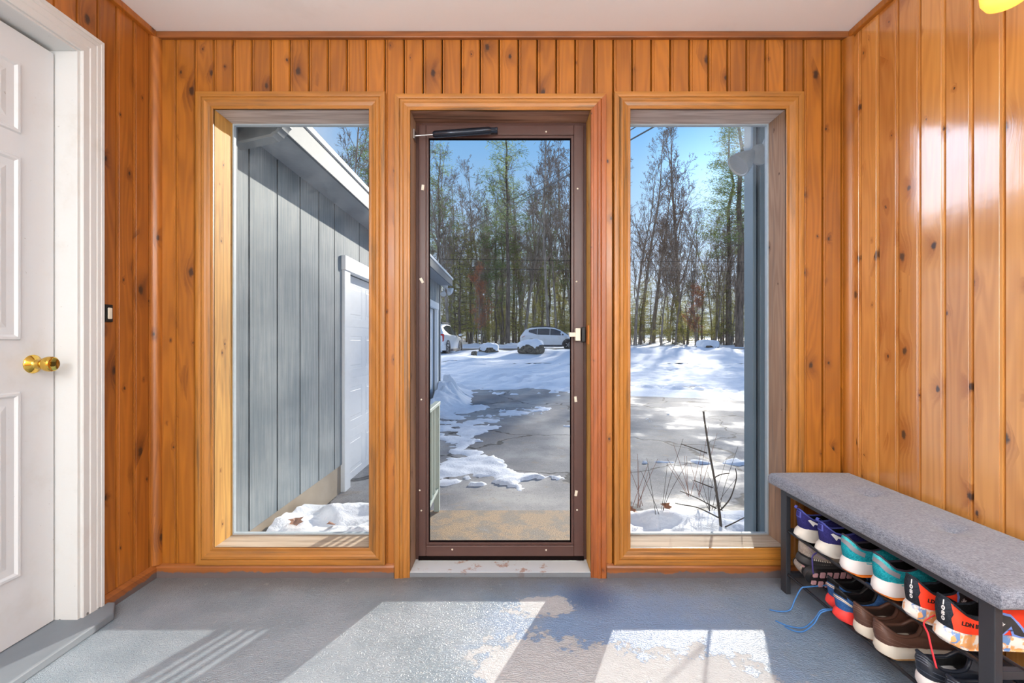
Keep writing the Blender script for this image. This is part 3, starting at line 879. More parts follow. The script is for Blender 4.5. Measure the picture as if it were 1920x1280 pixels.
SM = {
 'navy': knit('navy knit', srgb(40,38,96), srgb(58,56,124)), 'navy_light': knit('periwinkle webbing', srgb(76,84,172), srgb(98,106,190)),
 'white_foam': simple('off white foam', srgb(226,222,212), .6, 0, .07, 40), 'white': simple('white rubber', srgb(240,236,234), .55, 0, .04),
 'black_lining': knit('black mesh lining', srgb(14,14,16), srgb(26,26,30)), 'white_mark': simple('white print', srgb(240,240,240), .5, 0, .02),
 'teal': knit('teal knit', srgb(14,128,142), srgb(40,182,196)), 'teal_light': knit('pale teal knit', srgb(44,176,190), srgb(92,208,214)), 'plum': simple('dark plum edge', srgb(66,56,70), .7),
 'grey_stripe': simple('grey reflective stripe', srgb(140,142,150), .45), 'orange': simple('orange outsole', srgb(240,130,40), .55),
 'marble': marble(), 'black_knit': knit('charcoal heel knit', srgb(28,32,40), srgb(52,58,68)), 'red': simple('hot red orange mesh', srgb(255,66,32), .6, 0, .08, 60),
 'red2': simple('coral laces', srgb(240,56,66), .6), 'black': simple('black rubber', srgb(22,22,24), .55), 'blue_edge': simple('pale blue edging', srgb(128,160,236), .5),
 'star_grey': simple('charcoal overlay', srgb(58,58,60), .55),
 'taupe': knit('taupe mesh', srgb(146,136,128), srgb(184,174,162)), 'lilac': simple('lilac trim', srgb(166,150,170), .6), 'pink_lug': simple('dusty pink outsole', srgb(206,160,164), .65),
 'blue': knit('denim blue mesh', srgb(44,84,140), srgb(70,114,172)), 'blue_lace': simple('blue cord', srgb(66,124,186), .6), 'red_sole': simple('coral red foam', srgb(244,66,60), .55),
 'cream_line': simple('cream piping', srgb(236,222,196), .5),
 'brown': simple('brown leather', srgb(96,66,54), .48, 0, .14, 40, .15), 'brown_dark': simple('dark brown lining', srgb(64,44,36), .7), 'cream_sole': simple('cream cupsole', srgb(228,220,204), .55, 0, .05),
 'ink': simple('blue black leather', srgb(36,42,54), .38, 0, .16, 40, .15), 'ink_lining': simple('black lining', srgb(16,17,20), .7), 'tan_edge': simple('gum outsole edge', srgb(170,130,84), .6),
 'purple_lace': simple('purple cord', srgb(74,66,132), .6), 'grey_cord': simple('grey cord', srgb(150,150,150), .6),
}
def shoe_root(x, y, z, rz, label, group, cat='shoe', name='running_shoe', rot=None):
    r = empty(name, (x, y, z), label, cat, group, rotz=rz)
    if rot: r.rotation_euler = rot
    return r
Z3 = (0, 0, 0)
def B(mb, name, m, parent, sm=True):
    return mb.build(name, m, parent, smooth=sm, off=Z3)
side_fn = lambda p: (p.x, p.z)

def basics(s, r, up, lin, rim, prof=None, soles=(('midsole', 'white', 0.0, 1.0),), lace=None, tong=None, roll=.0035):
    u = B(s.upper(), 'upper', SM[up], r)
    for nm, m, a, b in soles: B(s.sole(a, b), nm, SM[m], r, 50)
    B(s.lining(), 'lining', SM[lin], r)
    B(s.rimroll(roll), 'collar', SM[rim], r)
    if tong: B(s.tongue_mb(), 'tongue', SM[tong], r)
    if lace: B(s.laces(), 'laces', SM[lace], r)

def dup_shoe(src, x, y, z, rz, label):
    r = src.copy(); COL.objects.link(r); r.location = (x, y, z); r.rotation_euler = (0, 0, rz); r['label'] = label
    for c in list(src.children):
        d = c.copy(); COL.objects.link(d); d.parent = r
        for g in list(c.children):
            h = g.copy(); COL.objects.link(h); h.parent = d
    return r

def navy():
    s = Shoe(heel=.044, fore=.030, H=.122, dip=.084, flare=.016, side=1)
    r = shoe_root(1.166, 1.852, .2765, -.03, 'navy running shoe with white sole, at the window end of the top rack', 'navy running shoes')
    basics(s, r, 'navy', 'black_lining', 'navy_light', soles=(('midsole','white_foam',.0,1.0),), lace='navy_light', tong='navy')
    # pull loop on the heel, raised oval tab below it, tick on the side
    h = s.surf(0, 1.0)
    lp = MB(); pts = catmull([(h.x-.002, -.010, h.z-.006), (h.x-.016, -.009, h.z+.006), (h.x-.008, -.006, h.z+.014), (h.x+.008, -.005, h.z+.004)], 6)
    for i in range(len(pts)-1):
        pass
    lp.loft([[(p.x, p.y+d, p.z) for p in pts] for d in (0, .008, .016)], False, False, False)
    B(lp, 'pull_loop', SM['navy_light'], r)
    B(s.patch(-.30, .10, .50, .86, .0030, 6, 8), 'heel_tab', SM['navy_light'], r)
    B(s.patch(-.22, .02, .56, .80, .0045, 6, 8), 'heel_tab_inset', SM['navy'], r)
    tick = tri_poly([(.020,.088),(.029,.0900),(.039,.0845),(.084,.0625),(.044,.0735),(.038,.0650)])
    B(s.decal(tick, side_fn, (-1.5,-.15)), 'side_mark', SM['white_mark'], r)
    B(s.patch(-1.75, -1.0, .0, lambda p: .22, .0012), 'side_overlay', SM['grey_stripe'], r)
    return r
n1 = navy()
dup_shoe(n1, 1.166, 1.722, .2765, -.02, 'navy running shoe with white sole, next to the first teal shoe on the top rack')

def teal():
    s = Shoe(heel=.046, fore=.030, H=.128, dip=.086, flare=.008, hw=.036, side=1, rise=1.2)
    r = shoe_root(1.160, 1.590, .2765, .0, 'teal knit running shoe with white and orange sole, next to the navy shoe', 'teal running shoes')
    basics(s, r, 'teal', 'black_lining', 'plum', soles=(('outsole','orange',.0,.16),('midsole','white',.16,1.0)), lace='plum', tong='plum')
    B(s.patch(-.75, .55, .62, .985, .001), 'heel_knit', SM['teal_light'], r)
    B(s.strap([(.15,.70),(-.25,.66),(-.6,.52),(-.95,.46)], .014), 'heel_stripe', SM['grey_stripe'], r)
    B(s.patch(-1.9, -.85, .0, lambda p: .12+.30*(-.85-p), .0012), 'side_overlay', SM['teal_light'], r)
    B(MB().tube(catmull([(.135,-.01,.105),(.115,-.022,.118),(.10,-.004,.122),(.115,.012,.116),(.135,.004,.106)], 6), .0025, 6), 'lace_loop', SM['grey_cord'], r)
    return r
t1 = teal()
dup_shoe(t1, 1.160, 1.450, .2765, .02, 'teal knit running shoe with white and orange sole, next to the black heeled red shoe')

STACK = lambda txt, size: [(c, k) for k, c in enumerate(txt)]
def stacked(txt, size, pitch):
    vs, fs = [], []
    for k, c in enumerate(txt):
        v, f = text_poly(c, size, .0006)
        b = len(vs); vs += [(x, y-k*pitch) for x, y in v]; fs += [tuple(b+i for i in q) for q in f]
    return vs, fs
def red():
    s = Shoe(heel=.040, fore=.028, H=.122, dip=.080, flare=.012, hw=.036, side=1, L=.30)
    r = shoe_root(1.158, 1.326, .2765, .02, 'red running shoe, black heel marked 1080, marbled sole, next to the teal shoe', 'red orange 1080 running shoes')
    basics(s, r, 'red', 'black_lining', 'black_knit', soles=(('midsole','marble',.0,1.0),), lace='red2', tong='red')
    B(s.patch(-.46, .60, lambda p: .02, lambda p: .985, .0012, 18, 10), 'heel_counter', SM['black_knit'], r)
    B(s.patch(-1.50, -.55, lambda p: .86-.35*max(0,(-p-.55)/.95), lambda p: .985, .0014, 14, 4), 'collar_panel', SM['black_knit'], r)
    # raised round red side panel overlapping the counter
    B(s.patch(-1.40, -.36, lambda p: .03, lambda p: .70-1.7*(p+.58) if p > -.58 else .70, .0024, 18, 8), 'side_panel', SM['red'], r)
    fn = lambda p: (-(p.y)*.9 + p.x*.55, p.z)
    hv, hf = stacked('1080', .0150, .0135)
    s.grid(fn, (-.9, .3))
    c0 = s.surf(-.16, .80); cx = fn(c0)[0]
    vs = [(x+cx, y+.1045) for x, y in hv]
    B(s.decal((vs, hf), fn, (-1.0, .4), .0020), 'heel_lettering', SM['white_mark'], r, False)
    sv, sf = text_poly('LDN II', .0135, .0007, .2, 1.25)
    vs = [(.040+x*.85, .0615+y-.18*x) for x, y in sv]
    B(s.decal((vs, sf), side_fn, (-1.9, -.4), .0034), 'side_lettering', SM['black'], r, False)
    # zigzag overlay with pale blue edge further forward on the side
    zz = [(.098,.040),(.110,.072),(.122,.088),(.150,.084),(.172,.052),(.186,.040),(.168,.040),(.150,.046),(.143,.066),(.128,.052),(.118,.040)]
    big = [(.092,.036),(.106,.074),(.120,.0935),(.154,.089),(.178,.054),(.198,.036),(.166,.035),(.146,.041),(.140,.057),(.130,.046),(.120,.036)]
    B(s.decal(tri_poly(big), side_fn, (-2.6,-.9), .0018), 'zigzag_edge', SM['blue_edge'], r)
    B(s.decal(tri_poly(zz), side_fn, (-2.6,-.9), .0028), 'zigzag_overlay', SM['star_grey'], r)
    hv, hf = text_poly('HIL', .011, .0005)
    vs = [(.122+x*.8+y*-.3, .066+y*.9+x*.5) for x, y in hv]
    B(s.decal((vs, hf), side_fn, (-2.6,-.9), .0036), 'overlay_lettering', SM['white_mark'], r, False)
    return r
r1 = red()
rr2 = dup_shoe(r1, 1.152, 1.222, .2765, .0, 'red running shoe, black heel marked 1080, marbled sole, behind the near bench leg')
# a lace of it hangs down to the lower rack
B(MB().tube(catmull([(.030,.050,.040),(-.004,.046,.022),(-.016,.020,.006),(-.014,.012,-.030),(-.008,.004,-.075)], 8), .0032, 6, sx=.5), 'lace_end', SM['red2'], rr2)

def blue():
    s = Shoe(heel=.036, fore=.024, H=.108, dip=.072, flare=.010, side=1, hw=.034)
    r = shoe_root(1.186, 1.700, .0905, .0, 'blue running shoe with red sole, behind its twin on the lower rack', 'blue and red running shoes')
    basics(s, r, 'blue', 'black_lining', 'black', soles=(('midsole','red_sole',.0,1.0),), lace='blue_lace', tong='blue', roll=.0045)
    B(s.patch(-.65, .65, .66, .99, .0014), 'heel_collar', SM['black_lining'], r)
    B(s.strap([(.4,.52),(-.1,.56),(-.5,.54),(-.8,.40),(-1.15,.22)], .0035, .002), 'piping', SM['cream_line'], r)
    B(s.strap([(.4,.44),(-.1,.48),(-.5,.46),(-.8,.32),(-1.1,.14)], .0022, .002), 'piping', SM['cream_line'], r)
    return r
b1 = blue()
b2 = dup_shoe(b1, 1.158, 1.622, .0905, .0, 'blue running shoe with red sole and loose lace, next to the brown shoe')
B(MB().tube(catmull([(.10,.10,.03),(-.005,.115,.012),(-.03,.118,.004),(-.06,.11,-.035),(-.085,.10,-.070),(-.115,.115,-.0860),(-.15,.13,-.0875)], 8), .0028, 6), 'lace_end', SM['blue_lace'], b1)
B(MB().tube(catmull([(.02,.045,.010),(-.02,.050,.004),(-.045,.052,-.030),(-.075,.066,-.070),(-.11,.10,-.0865),(-.14,.135,-.0875)], 8), .0026, 6), 'lace_end', SM['blue_lace'], b2)
B(MB().tube(catmull([(.02,.040,.012),(-.026,.042,.0),(-.055,.04,-.040),(-.085,.055,-.078),(-.11,.075,-.0870),(-.125,.10,-.0875)], 8), .0026, 6), 'lace_end', SM['blue_lace'], b2)

def leather(nm, up, lin, sole, label, group, x, y, stitch):
    s = Shoe(heel=.032, fore=.026, H=.098, dip=.066, tongue=.100, flare=.002, hw=.036, side=1, L=.29, rise=1.15)
    r = shoe_root(x, y, .0905, .02, label, group, name='leather_sneaker')
    basics(s, r, up, lin, up, soles=(('outsole','tan_edge',.0,.07),('midsole',sole,.07,1.0)), lace=up, tong=up, roll=.0055)
    B(s.patch(-.55, .55, .60, .97, .0016), 'heel_patch', SM[up], r)
    for k in range(3):
        B(s.strap([(-.38,.86-.11*k),(-.12,.89-.11*k),(.10,.83-.11*k)], .0022, .003), 'heel_emboss', SM[stitch], r)
    B(s.strap([(-.5,.50),(-.8,.46),(-1.1,.34),(-1.5,.16)], .0016, .0016), 'seam', SM[stitch], r)
    B(s.strap([(.5,.28),(0,.30),(-.6,.27),(-1.2,.12)], .0014, .0016), 'seam', SM[stitch], r)
    return r
SM['brown_stitch'] = simple('worn brown stitching', srgb(124,96,84), .6); SM['ink_stitch'] = simple('worn slate stitching', srgb(96,104,118), .5)
br1 = leather('sneaker', 'brown', 'brown_dark', 'cream_sole', 'brown leather sneaker with cream sole, next to the blue running shoe', 'brown leather sneakers', 1.168, 1.543, 'brown_stitch')
dup_shoe(br1, 1.164, 1.452, .0905, .0, 'brown leather sneaker with cream sole, next to the black sneaker')
bk1 = leather('sneaker', 'ink', 'ink_lining', 'white', 'black leather sneaker with white sole, next to the brown sneaker', 'black leather sneakers', 1.166, 1.300, 'ink_stitch')
dup_shoe(bk1, 1.162, 1.204, .0905, .0, 'black leather sneaker with white sole, behind the near bench leg')

def trail():
    s = Shoe(heel=.034, fore=.026, H=.108, dip=.074, flare=.006, side=1, hw=.035)
    r = shoe_root(1.170, 1.865, .190, .0, 'taupe trail shoe with black sole, on top of its tipped twin', 'taupe trail shoes')
    basics(s, r, 'taupe', 'black_lining', 'black', soles=(('outsole','black',.0,.34),('midsole','star_grey',.34,1.0)), lace='purple_lace', tong='taupe')
    B(s.patch(-.9, .9, .0, .12, .0016), 'mudguard', SM['black'], r)
    B(s.strap([(-.55,.75),(-.8,.45),(-1.2,.30),(-1.5,.5)], .004, .0016), 'trim_line', SM['lilac'], r)
    for k in range(9):
        p = -.70-.075*k
        B(s.patch(p, p+.045, .015, .115, .0026, 2, 2), 'sole_tooth', SM['white_foam'], r)
    lug = MB()
    for k in range(10):
        q = .05+.095*k; hw_ = float(s.half(np.array(q)))*.9; m_ = s.mid(q); z = s.lift(q)
        lug.box(s.L*q-.007, s.L*q+.010, m_-hw_, m_-.010, z-.0045, z+.002); lug.box(s.L*q-.007, s.L*q+.010, m_+.010, m_+hw_, z-.0045, z+.002)
    B(lug, 'outsole_lug', SM['pink_lug'], r, False)
    return r
tr1 = trail()
tr1.rotation_euler = (.06, .10, .0); tr1.location = (1.172, 1.866, .172)
B(MB().tube(catmull([(.02,-.075,.09),(-.004,-.083,.075),(-.002,-.086,.045),(.004,-.084,.02),(.012,-.08,.004)], 6), .003, 6), 'lace_end', SM['purple_lace'], tr1)
tr2 = dup_shoe(tr1, 1.185, 1.80, .0905, .0, 'taupe trail shoe tipped on its side, pink lugs showing, under its twin')
for c in list(tr2.children):
    if c.name.startswith('lace_end'): bpy.data.objects.remove(c)
tr2.rotation_euler = (-1.30, 0, .06); tr2.location = (1.182, 1.800, .138)

# ------------------------------------------------------------------ wall lamp
def amber():
    m, nt, b = mat('amber glass', srgb(255,190,80), .25)
    b.inputs['Emission Color'].default_value = srgb(255,178,66); b.inputs['Emission Strength'].default_value = 1.6
    n = noise(nt, objco(nt), 14.0, 3.0)
    nt.links.new(mixc(nt, n, srgb(255,170,60), srgb(255,226,150)), b.inputs['Base Color']); return m
wlp = empty('wall_lamp', (XR, 1.30, 2.16), 'glowing amber glass wall lamp high on the right pine wall', 'lamp')
MB().lathe((XR+.002, 1.30, 2.15), (-1,0,0), [(0,0),(.055,0),(.055,.010),(.045,.018),(0,.018)], 28).build('backplate', M['brass'], wlp, smooth=40)
MB().tube(catmull([(XR-.012,1.30,2.15),(XR-.07,1.30,2.175),(XR-.135,1.30,2.17),(XR-.145,1.30,2.145)], 6), .008, 10).build('arm', M['brass'], wlp, smooth=40)
gb = MB(); gb.lathe((XR-.145, 1.30, 2.035), (0,0,1), [(.0,0),(.022,.002),(.042,.012),(.052,.030),(.054,.052),(.046,.078),(.030,.098),(.018,.108),(0,.108)], 32)
gb.build('lamp_shade', amber(), wlp, smooth=True)
MB().lathe((XR-.145, 1.30, 2.138), (0,0,1), [(0,0),(.024,0),(.026,.014),(.014,.026),(0,.026)], 20).build('shade_cap', M['brass'], wlp, smooth=40)
# ------------------------------------------------------------------ outdoors: ground
SUN_AZ, SUN_EL = math.radians(23.6), math.radians(18.0)
SD = Vector((math.sin(SUN_AZ)*math.cos(SUN_EL), math.cos(SUN_AZ)*math.cos(SUN_EL), math.sin(SUN_EL)))
def gz(x, y):
    y = np.asarray(y, float)
    z = np.interp(y, [0, 5, 24, 36, 48, 60, 100], [-.22, -.22, .30, .47, .62, .90, 1.9])
    return z
def on_ground(px, py):
    """where the line of sight through a pixel meets the ground"""
    lo, hi = 2.2, 120.0
    for _ in range(60):
        m = (lo+hi)/2
        if ZC-(py-640)/F*m > float(gz(0, m)): lo = m
        else: hi = m
    return ((px-960)/F*lo, lo)

def asphalt():
    m, nt, b = mat('old asphalt', srgb(96,96,98), .5, spec=.25)
    co = objco(nt); s = sep(nt, co)
    n1 = noise(nt, co, .9, 5.0, .6); n2 = noise(nt, co, 90.0, 3.0, .7); n3 = noise(nt, co, 6.0, 4.0, .6)
    c = mixc(nt, smooth(nt, n1, .35, .65), srgb(118,118,122), srgb(164,162,160))
    c = mixc(nt, smooth(nt, n3, .55, .75, 0, .5), c, srgb(150,136,118))
    c = mixc(nt, smooth(nt, n2, .58, .72, 0, .7), c, srgb(206,202,196))
    c = mixc(nt, smooth(nt, noise(nt, co, 60.0, 3.0, .7), .56, .70, 0, .6), c, srgb(64,64,68))
    vo = node(nt, 'ShaderNodeTexVoronoi', {'Vector': vm(nt, 'ADD', co, vm(nt, 'SCALE', comb(nt, noise(nt, co, 1.6, 4.0), noise(nt, vm(nt, 'ADD', co, (5,3,0)), 1.6, 4.0), 0.0))), 'Scale': .55}, feature='DISTANCE_TO_EDGE')
    crack = smooth(nt, vo.outputs['Distance'], .012, .004)
    c = mixc(nt, mth(nt, 'MULTIPLY', crack, .8), c, srgb(40,40,42))
    wet = smooth(nt, n1, .50, .60)
    nt.links.new(c, b.inputs['Base Color'])
    nt.links.new(mth(nt, 'MULTIPLY_ADD', wet, -.22, .78), b.inputs['Roughness'])
    nt.links.new(bump(nt, mth(nt, 'SUBTRACT', mth(nt, 'MULTIPLY', n2, .5), crack), .35, .008), b.inputs['Normal'])
    return m
def snow_mat(name='packed snow', dirt=.35):
    m, nt, b = mat(name, srgb(244,246,250), .75, spec=.3)
    co = objco(nt)
    n = noise(nt, co, 2.2, 6.0, .65); n2 = noise(nt, co, 40.0, 4.0, .6)
    c = mixc(nt, smooth(nt, n, .55, .8, 0, dirt), srgb(232,235,240), srgb(204,203,204))
    nt.links.new(c, b.inputs['Base Color'])
    nt.links.new(bump(nt, mth(nt, 'ADD', n2, mth(nt, 'MULTIPLY', n, 2.0)), .35, .02), b.inputs['Normal'])
    return m
M['snow'] = snow_mat()
M['asphalt'] = asphalt()
def stoop_mat():
    m, nt, b = mat('sandy worn concrete', srgb(170,150,126), .8)
    co = objco(nt)
    n = noise(nt, co, 6.0, 6.0, .7); g = noise(nt, co, 140.0, 3.0, .7)
    c = mixc(nt, smooth(nt, n, .42, .58), srgb(164,138,106), srgb(128,118,108))
    c = mixc(nt, smooth(nt, n, .60, .68, 0, .7), c, srgb(140,148,156))
    c = mixc(nt, smooth(nt, g, .40, .62, .7, 0.0), c, srgb(84,74,64))
    nt.links.new(c, b.inputs['Base Color']); nt.links.new(bump(nt, g, .4, .004), b.inputs['Normal']); return m

gm = MB(); ys = [2.3, 4, 5, 8, 12, 18, 24, 30, 36, 42, 48, 60, 80, 110]; xs = [-60, -30, -15, -8, -4, 0, 4, 8, 15, 30, 60]
v = [(x, y, float(gz(x, y))) for y in ys for x in xs]; nx = len(xs)
gm.add(v, [(j*nx+i, j*nx+i+1, (j+1)*nx+i+1, (j+1)*nx+i) for j in range(len(ys)-1) for i in range(nx-1)])
g_ = gm.build('ground', M['asphalt'], norm=False); props(g_, kind='structure')
st = MB().box(-.66, .47, 2.29, 3.06, -.3, -.05).build('stoop_slab', stoop_mat(), bevel=.01); props(st, kind='structure')

def seg_dist(X, Y, pts):
    d = np.full(X.shape, 1e9)
    for (x0, y0), (x1, y1) in zip(pts, pts[1:]):
        ex, ey = x1-x0, y1-y0; L2 = ex*ex+ey*ey+1e-12
        t = np.clip(((X-x0)*ex+(Y-y0)*ey)/L2, 0, 1)
        d = np.minimum(d, np.hypot(X-(x0+ex*t), Y-(y0+ey*t)))
    return d
def PX(*p): return [on_ground(a, b) for a, b in p]
PATCH = [(PX((1035,948),(990,925),(945,893),(905,868)), .16, 1.0), (PX((905,880),(870,845),(880,805),(960,775),(1010,768)), .30, 1.0),
         (PX((835,905),(842,870),(850,820)), .14, .9), (PX((930,802),(1000,800),(1060,797)), .22, .9), (PX((838,800),(860,760),(935,742)), .55, .95),
         (PX((960,893),(1030,893),(1066,900)), .12, .8), (PX((1182,866),(1290,862),(1392,868)), .14, .75), (PX((1190,800),(1260,780),(1390,770)), .35, .7),
         (PX((884,910),(902,910)), .045, 1.1)]
BARE = [(PX((870,745),(930,748)), .8, 1.1), (PX((1000,735),(1064,738)), .9, .5), (PX((1182,752),(1270,760),(1390,790)), 1.1, .75), (PX((1182,730),(1390,745)), .6, .35)]
BERM = [(PX((852,676),(900,700),(985,712),(1080,722)), .9, .20), (PX((1182,734),(1300,738),(1395,745)), .7, .10), (PX((1182,667),(1290,663),(1400,668)), 2.2, .35), (PX((860,652),(980,652)), 2.5, .30), (PX((900,668),(960,668),(1075,668)), 2.0, .30)]
def snow_top(X, Y):
    G = gz(X, Y)
    n = fbm(X*1.1, Y*1.1, 3, 5)-.5; nf = fbm(X*5, Y*6, 8, 4)-.5; nl = fbm(X*.35+.3*Y*.0, Y*.8, 21, 4)-.5
    m = -.85 + 1.65*sstep(6.0, 13.0, Y) + 1.5*nl + 1.0*n + 1.0*nf + .8*(fbm(X*14, Y*14, 31, 3)-.5)
    for pts, w, a in PATCH: m = m + (a+.35)*np.exp(-(seg_dist(X, Y, pts)/w)**2)*(.75+1.2*n)
    for pts, w, a in BARE: m = m - a*np.exp(-(seg_dist(X, Y, pts)/w)**2)
    near = sstep(13, 8, Y)
    t = sstep(.0, .22, m)
    h = -.03 + (.065-.026*near)*t*(1+1.2*nf) + .10*sstep(14, 22, Y)*(.6+n) + .03*nf*t
    for pts, w, a in BERM: h = h + a*np.exp(-(seg_dist(X, Y, pts)/w)**2)*(.8+1.0*n)
    # banks piled against the house and the garage
    wob = .35*n+.25*nf
    lb = sstep(3.75, 3.0, Y+wob)*sstep(-.62, -.80, X+.5*wob) * (.24+.24*nf+.16*n)
    rb = sstep(3.55, 2.95, Y+wob*.8)*sstep(.50, .62, X+.3*wob) * (.21+.14*n+.16*nf)
    cb = np.exp(-((X+1.34)/.34)**2-((Y-9.3)/1.0)**2)*(.25+.35*nf)
    ln = sstep(13, 9, Y)*np.exp(-((X+1.45)/.35)**2)*sstep(7.0, 8.5, Y)*.2
    h = np.maximum(h, np.maximum(lb, rb)-.03) + cb + ln
    h = np.where((X > -.66) & (X < .47) & (Y < 3.06), np.minimum(h, -.04), h)
    return G + h
def snow_grid(x0, x1, y0, y1, d, mb):
    xs = np.arange(x0, x1+d/2, d); ys = np.arange(y0, y1+d/2, d)
    X, Y = np.meshgrid(xs, ys, indexing='ij'); Z = snow_top(X, Y)
    nx, ny = X.shape
    mb.add(np.stack([X, Y, Z], -1).reshape(-1, 3).tolist(), [(i*ny+j, (i+1)*ny+j, (i+1)*ny+j+1, i*ny+j+1) for i in range(nx-1) for j in range(ny-1)])
sn = MB()
snow_grid(-1.428, 4.5, 2.32, 9.6, .035, sn)
snow_grid(4.5, 10.1, 2.32, 9.6, .14, sn)
snow_grid(-6.0, 10.1, 9.6, 18.0, .10, sn)
snow_grid(-34, 40, 18.0, 62, .4, sn)
snow_grid(10.1, 40.1, 2.3, 18.0, .6, sn)
snow_grid(-34, -6.0, 9.6, 18.0, .6, sn)
so = sn.build('snow', M['snow'], smooth=True, norm=False); props(so, 'white snow lying over the yard, in melting patches on the driveway', 'snow', kind='stuff')
rd = MB(); R0 = [(x, 29.2, .405) for x in (-40, 0, 45)]; R1 = [(x, 33.8, .475) for x in (-40, 0, 45)]
rd_m = simple('sandy road surface', srgb(126,112,98), .7, 0, .15, 4)
for x0, x1 in ((-40, -2.2), (-2.2, 45)):
    rd.quad((x0,29.4,.52),(x1,29.4,.52),(x1,33.8,.56),(x0,33.8,.56))
r_ = rd.build('road', rd_m); props(r_, kind='structure')

# ------------------------------------------------------------------ garage
def siding():
    m, nt, b = mat('grey stained plywood siding', srgb(140,150,158), .75)
    co = objco(nt)
    g = noise(nt, vm(nt, 'MULTIPLY', co, (60, 60, 2.2)), 1.0, 4.0, .6); n = noise(nt, co, 1.6, 4.0, .6)
    t = mth(nt, 'ADD', mth(nt, 'MULTIPLY', g, .6), mth(nt, 'MULTIPLY', n, .5))
    nt.links.new(mixc(nt, smooth(nt, t, .35, .8), srgb(106,119,127), srgb(156,162,163)), b.inputs['Base Color'])
    nt.links.new(bump(nt, g, .2, .003), b.inputs['Normal']); return m
M['siding'] = siding(); M['groove'] = simple('siding groove shadow', srgb(72,82,90), .9)
M['soffit'] = simple('grey soffit paint', srgb(150,158,166), .7); M['fascia'] = simple('grey fascia paint', srgb(92,102,110), .65)
M['white_paint'] = simple('white outdoor paint', srgb(226,230,234), .5, 0, .04); M['found'] = simple('tan parged foundation', srgb(164,150,132), .9, 0, .18, 6, .2)
GX, GY0, GY1 = -1.468, 2.31, 9.27
ga = empty('garage', (GX, (GY0+GY1)/2, -.2), 'long grey wood sided garage wing with white overhead door left of the entry', 'garage')
gw = MB()
DG0, DG1, DGT = 4.07, 8.78, 1.70
gro = [2.54+.3055*(k) for k in range(0, 23)]
def wall_piece(y0, y1, z0, z1):
    ys = [y0]
    for g in gro:
        if y0 < g-.01 and g+.01 < y1: ys += [g-.0075, g-.0074, g+.0074, g+.0075]
    ys.append(y1)
    for i in range(len(ys)-1):
        a, b_ = ys[i], ys[i+1]
        mid = (a+b_)/2; ing = any(abs(mid-g) < .0074 for g in gro)
        x = GX - (.010 if ing else 0)
        if b_-a < .0003:
            gw.quad((GX,a,z0),(GX-.010,b_,z0),(GX-.010,b_,z1),(GX,a,z1), 1)
        else: gw.quad((x,a,z0),(x,b_,z0),(x,b_,z1),(x,a,z1), 1 if ing else 0)
wall_piece(GY0, DG0, .02, 2.30); wall_piece(DG0, DG1, DGT, 2.30); wall_piece(DG1, GY1, .02, 2.30)
gw.quad((GX,GY1,.02),(-7,GY1,.02),(-7,GY1,2.30),(GX,GY1,2.30)); gw.add([(-1.3,GY1-.01,2.3),(-7,GY1-.01,2.3),(-4.2,GY1-.01,3.0)], [(0,1,2)])
gw.quad((GX-.02,DG0-.01,-.3),(GX-.25,DG0-.01,-.3),(GX-.25,DG0-.01,2.2),(GX-.02,DG0-.01,2.2))
gw.build('siding', [M['siding'], M['groove']], ga, norm=False)
fo = MB(); fo.box(GX-.2, GX-.012, GY0, DG0, -.4, .02); fo.box(GX-.2, GX-.012, DG1, GY1-.01, -.4, .02); fo.box(-7, GX-.2, GY1-.2, GY1-.012, -.4, .02)
fo.build('foundation', M['found'], ga)
EX = -1.231
MB().box(EX, GX-.05, GY0, GY1+.02, 2.222, 2.232).build('soffit', M['soffit'], ga)
fa = MB(); fa.box(EX-.004, EX+.016, GY0, GY1+.03, 2.205, 2.335); fa.build('fascia', M['fascia'], ga, bevel=.003)
MB().box(EX+.0, EX+.030, GY0, GY1+.05, 2.335, 2.372).build('drip_edge', M['white_paint'], ga, bevel=.004)
rf = MB(); rf.add([(EX+.03,GY0,2.372),(EX+.03,GY1+.06,2.372),(-4.2,GY1+.06,3.05),(-4.2,GY0,3.05),(-7.2,GY0,2.372),(-7.2,GY1+.06,2.372)], [(0,1,2,3),(3,2,5,4)])
rf.build('roof', simple('snowy shingles', srgb(240,243,248), .8), ga)
# white trim and overhead door
tr = MB(); T = .024
tr.box(GX-.03, GX+T, DG0-.14, DG0, -.24, DGT); tr.box(GX-.03, GX+T, DG1, DG1+.14, -.24, DGT)
tr.build('door_jamb_trim', M['white_paint'], ga, bevel=.004)
MB().box(GX-.03, GX+T+.012, DG0-.155, DG1+.155, DGT, DGT+.125).build('door_head_trim', M['white_paint'], ga, bevel=.004)
MB().box(GX-.005, GX+.016, GY1-.10, GY1+.004, -.05, 2.22).build('corner_board', M['fascia'], ga, bevel=.004)
od = MB(); gx = GX-.055; od.box(gx-.04, gx, DG0, DG1, -.235, DGT)
odr = od.build('overhead_door', M['white_paint'], ga)
sec = (DGT+.235)/4
pn = MB()
for k in range(4):
    z0 = -.235+sec*k
    pn.box(gx-.002, gx+.003, DG0, DG1, z0+.004, z0+sec-.004)
    for j in range(8):
        w = (DG1-DG0)/8; y0 = DG0+w*j
        pr = [(0,.003),(.010,-.004),(.022,-.004),(.040,.004)]
        pn.loft([[(gx+h+.001, y0+.06+i, z0+.085+i),(gx+h+.001, y0+w-.06-i, z0+.085+i),(gx+h+.001, y0+w-.06-i, z0+sec-.085-i),(gx+h+.001, y0+.06+i, z0+sec-.085-i)] for i, h in pr], True, False, True)
pn.build('door_section', M['white_paint'], odr, off=Vector(ga.location), bevel=0)
dsp = empty('downspout', (-1.3, 2.42, 2.2), 'grey ribbed downspout elbow under the garage eave, top of the left window', 'downspout')
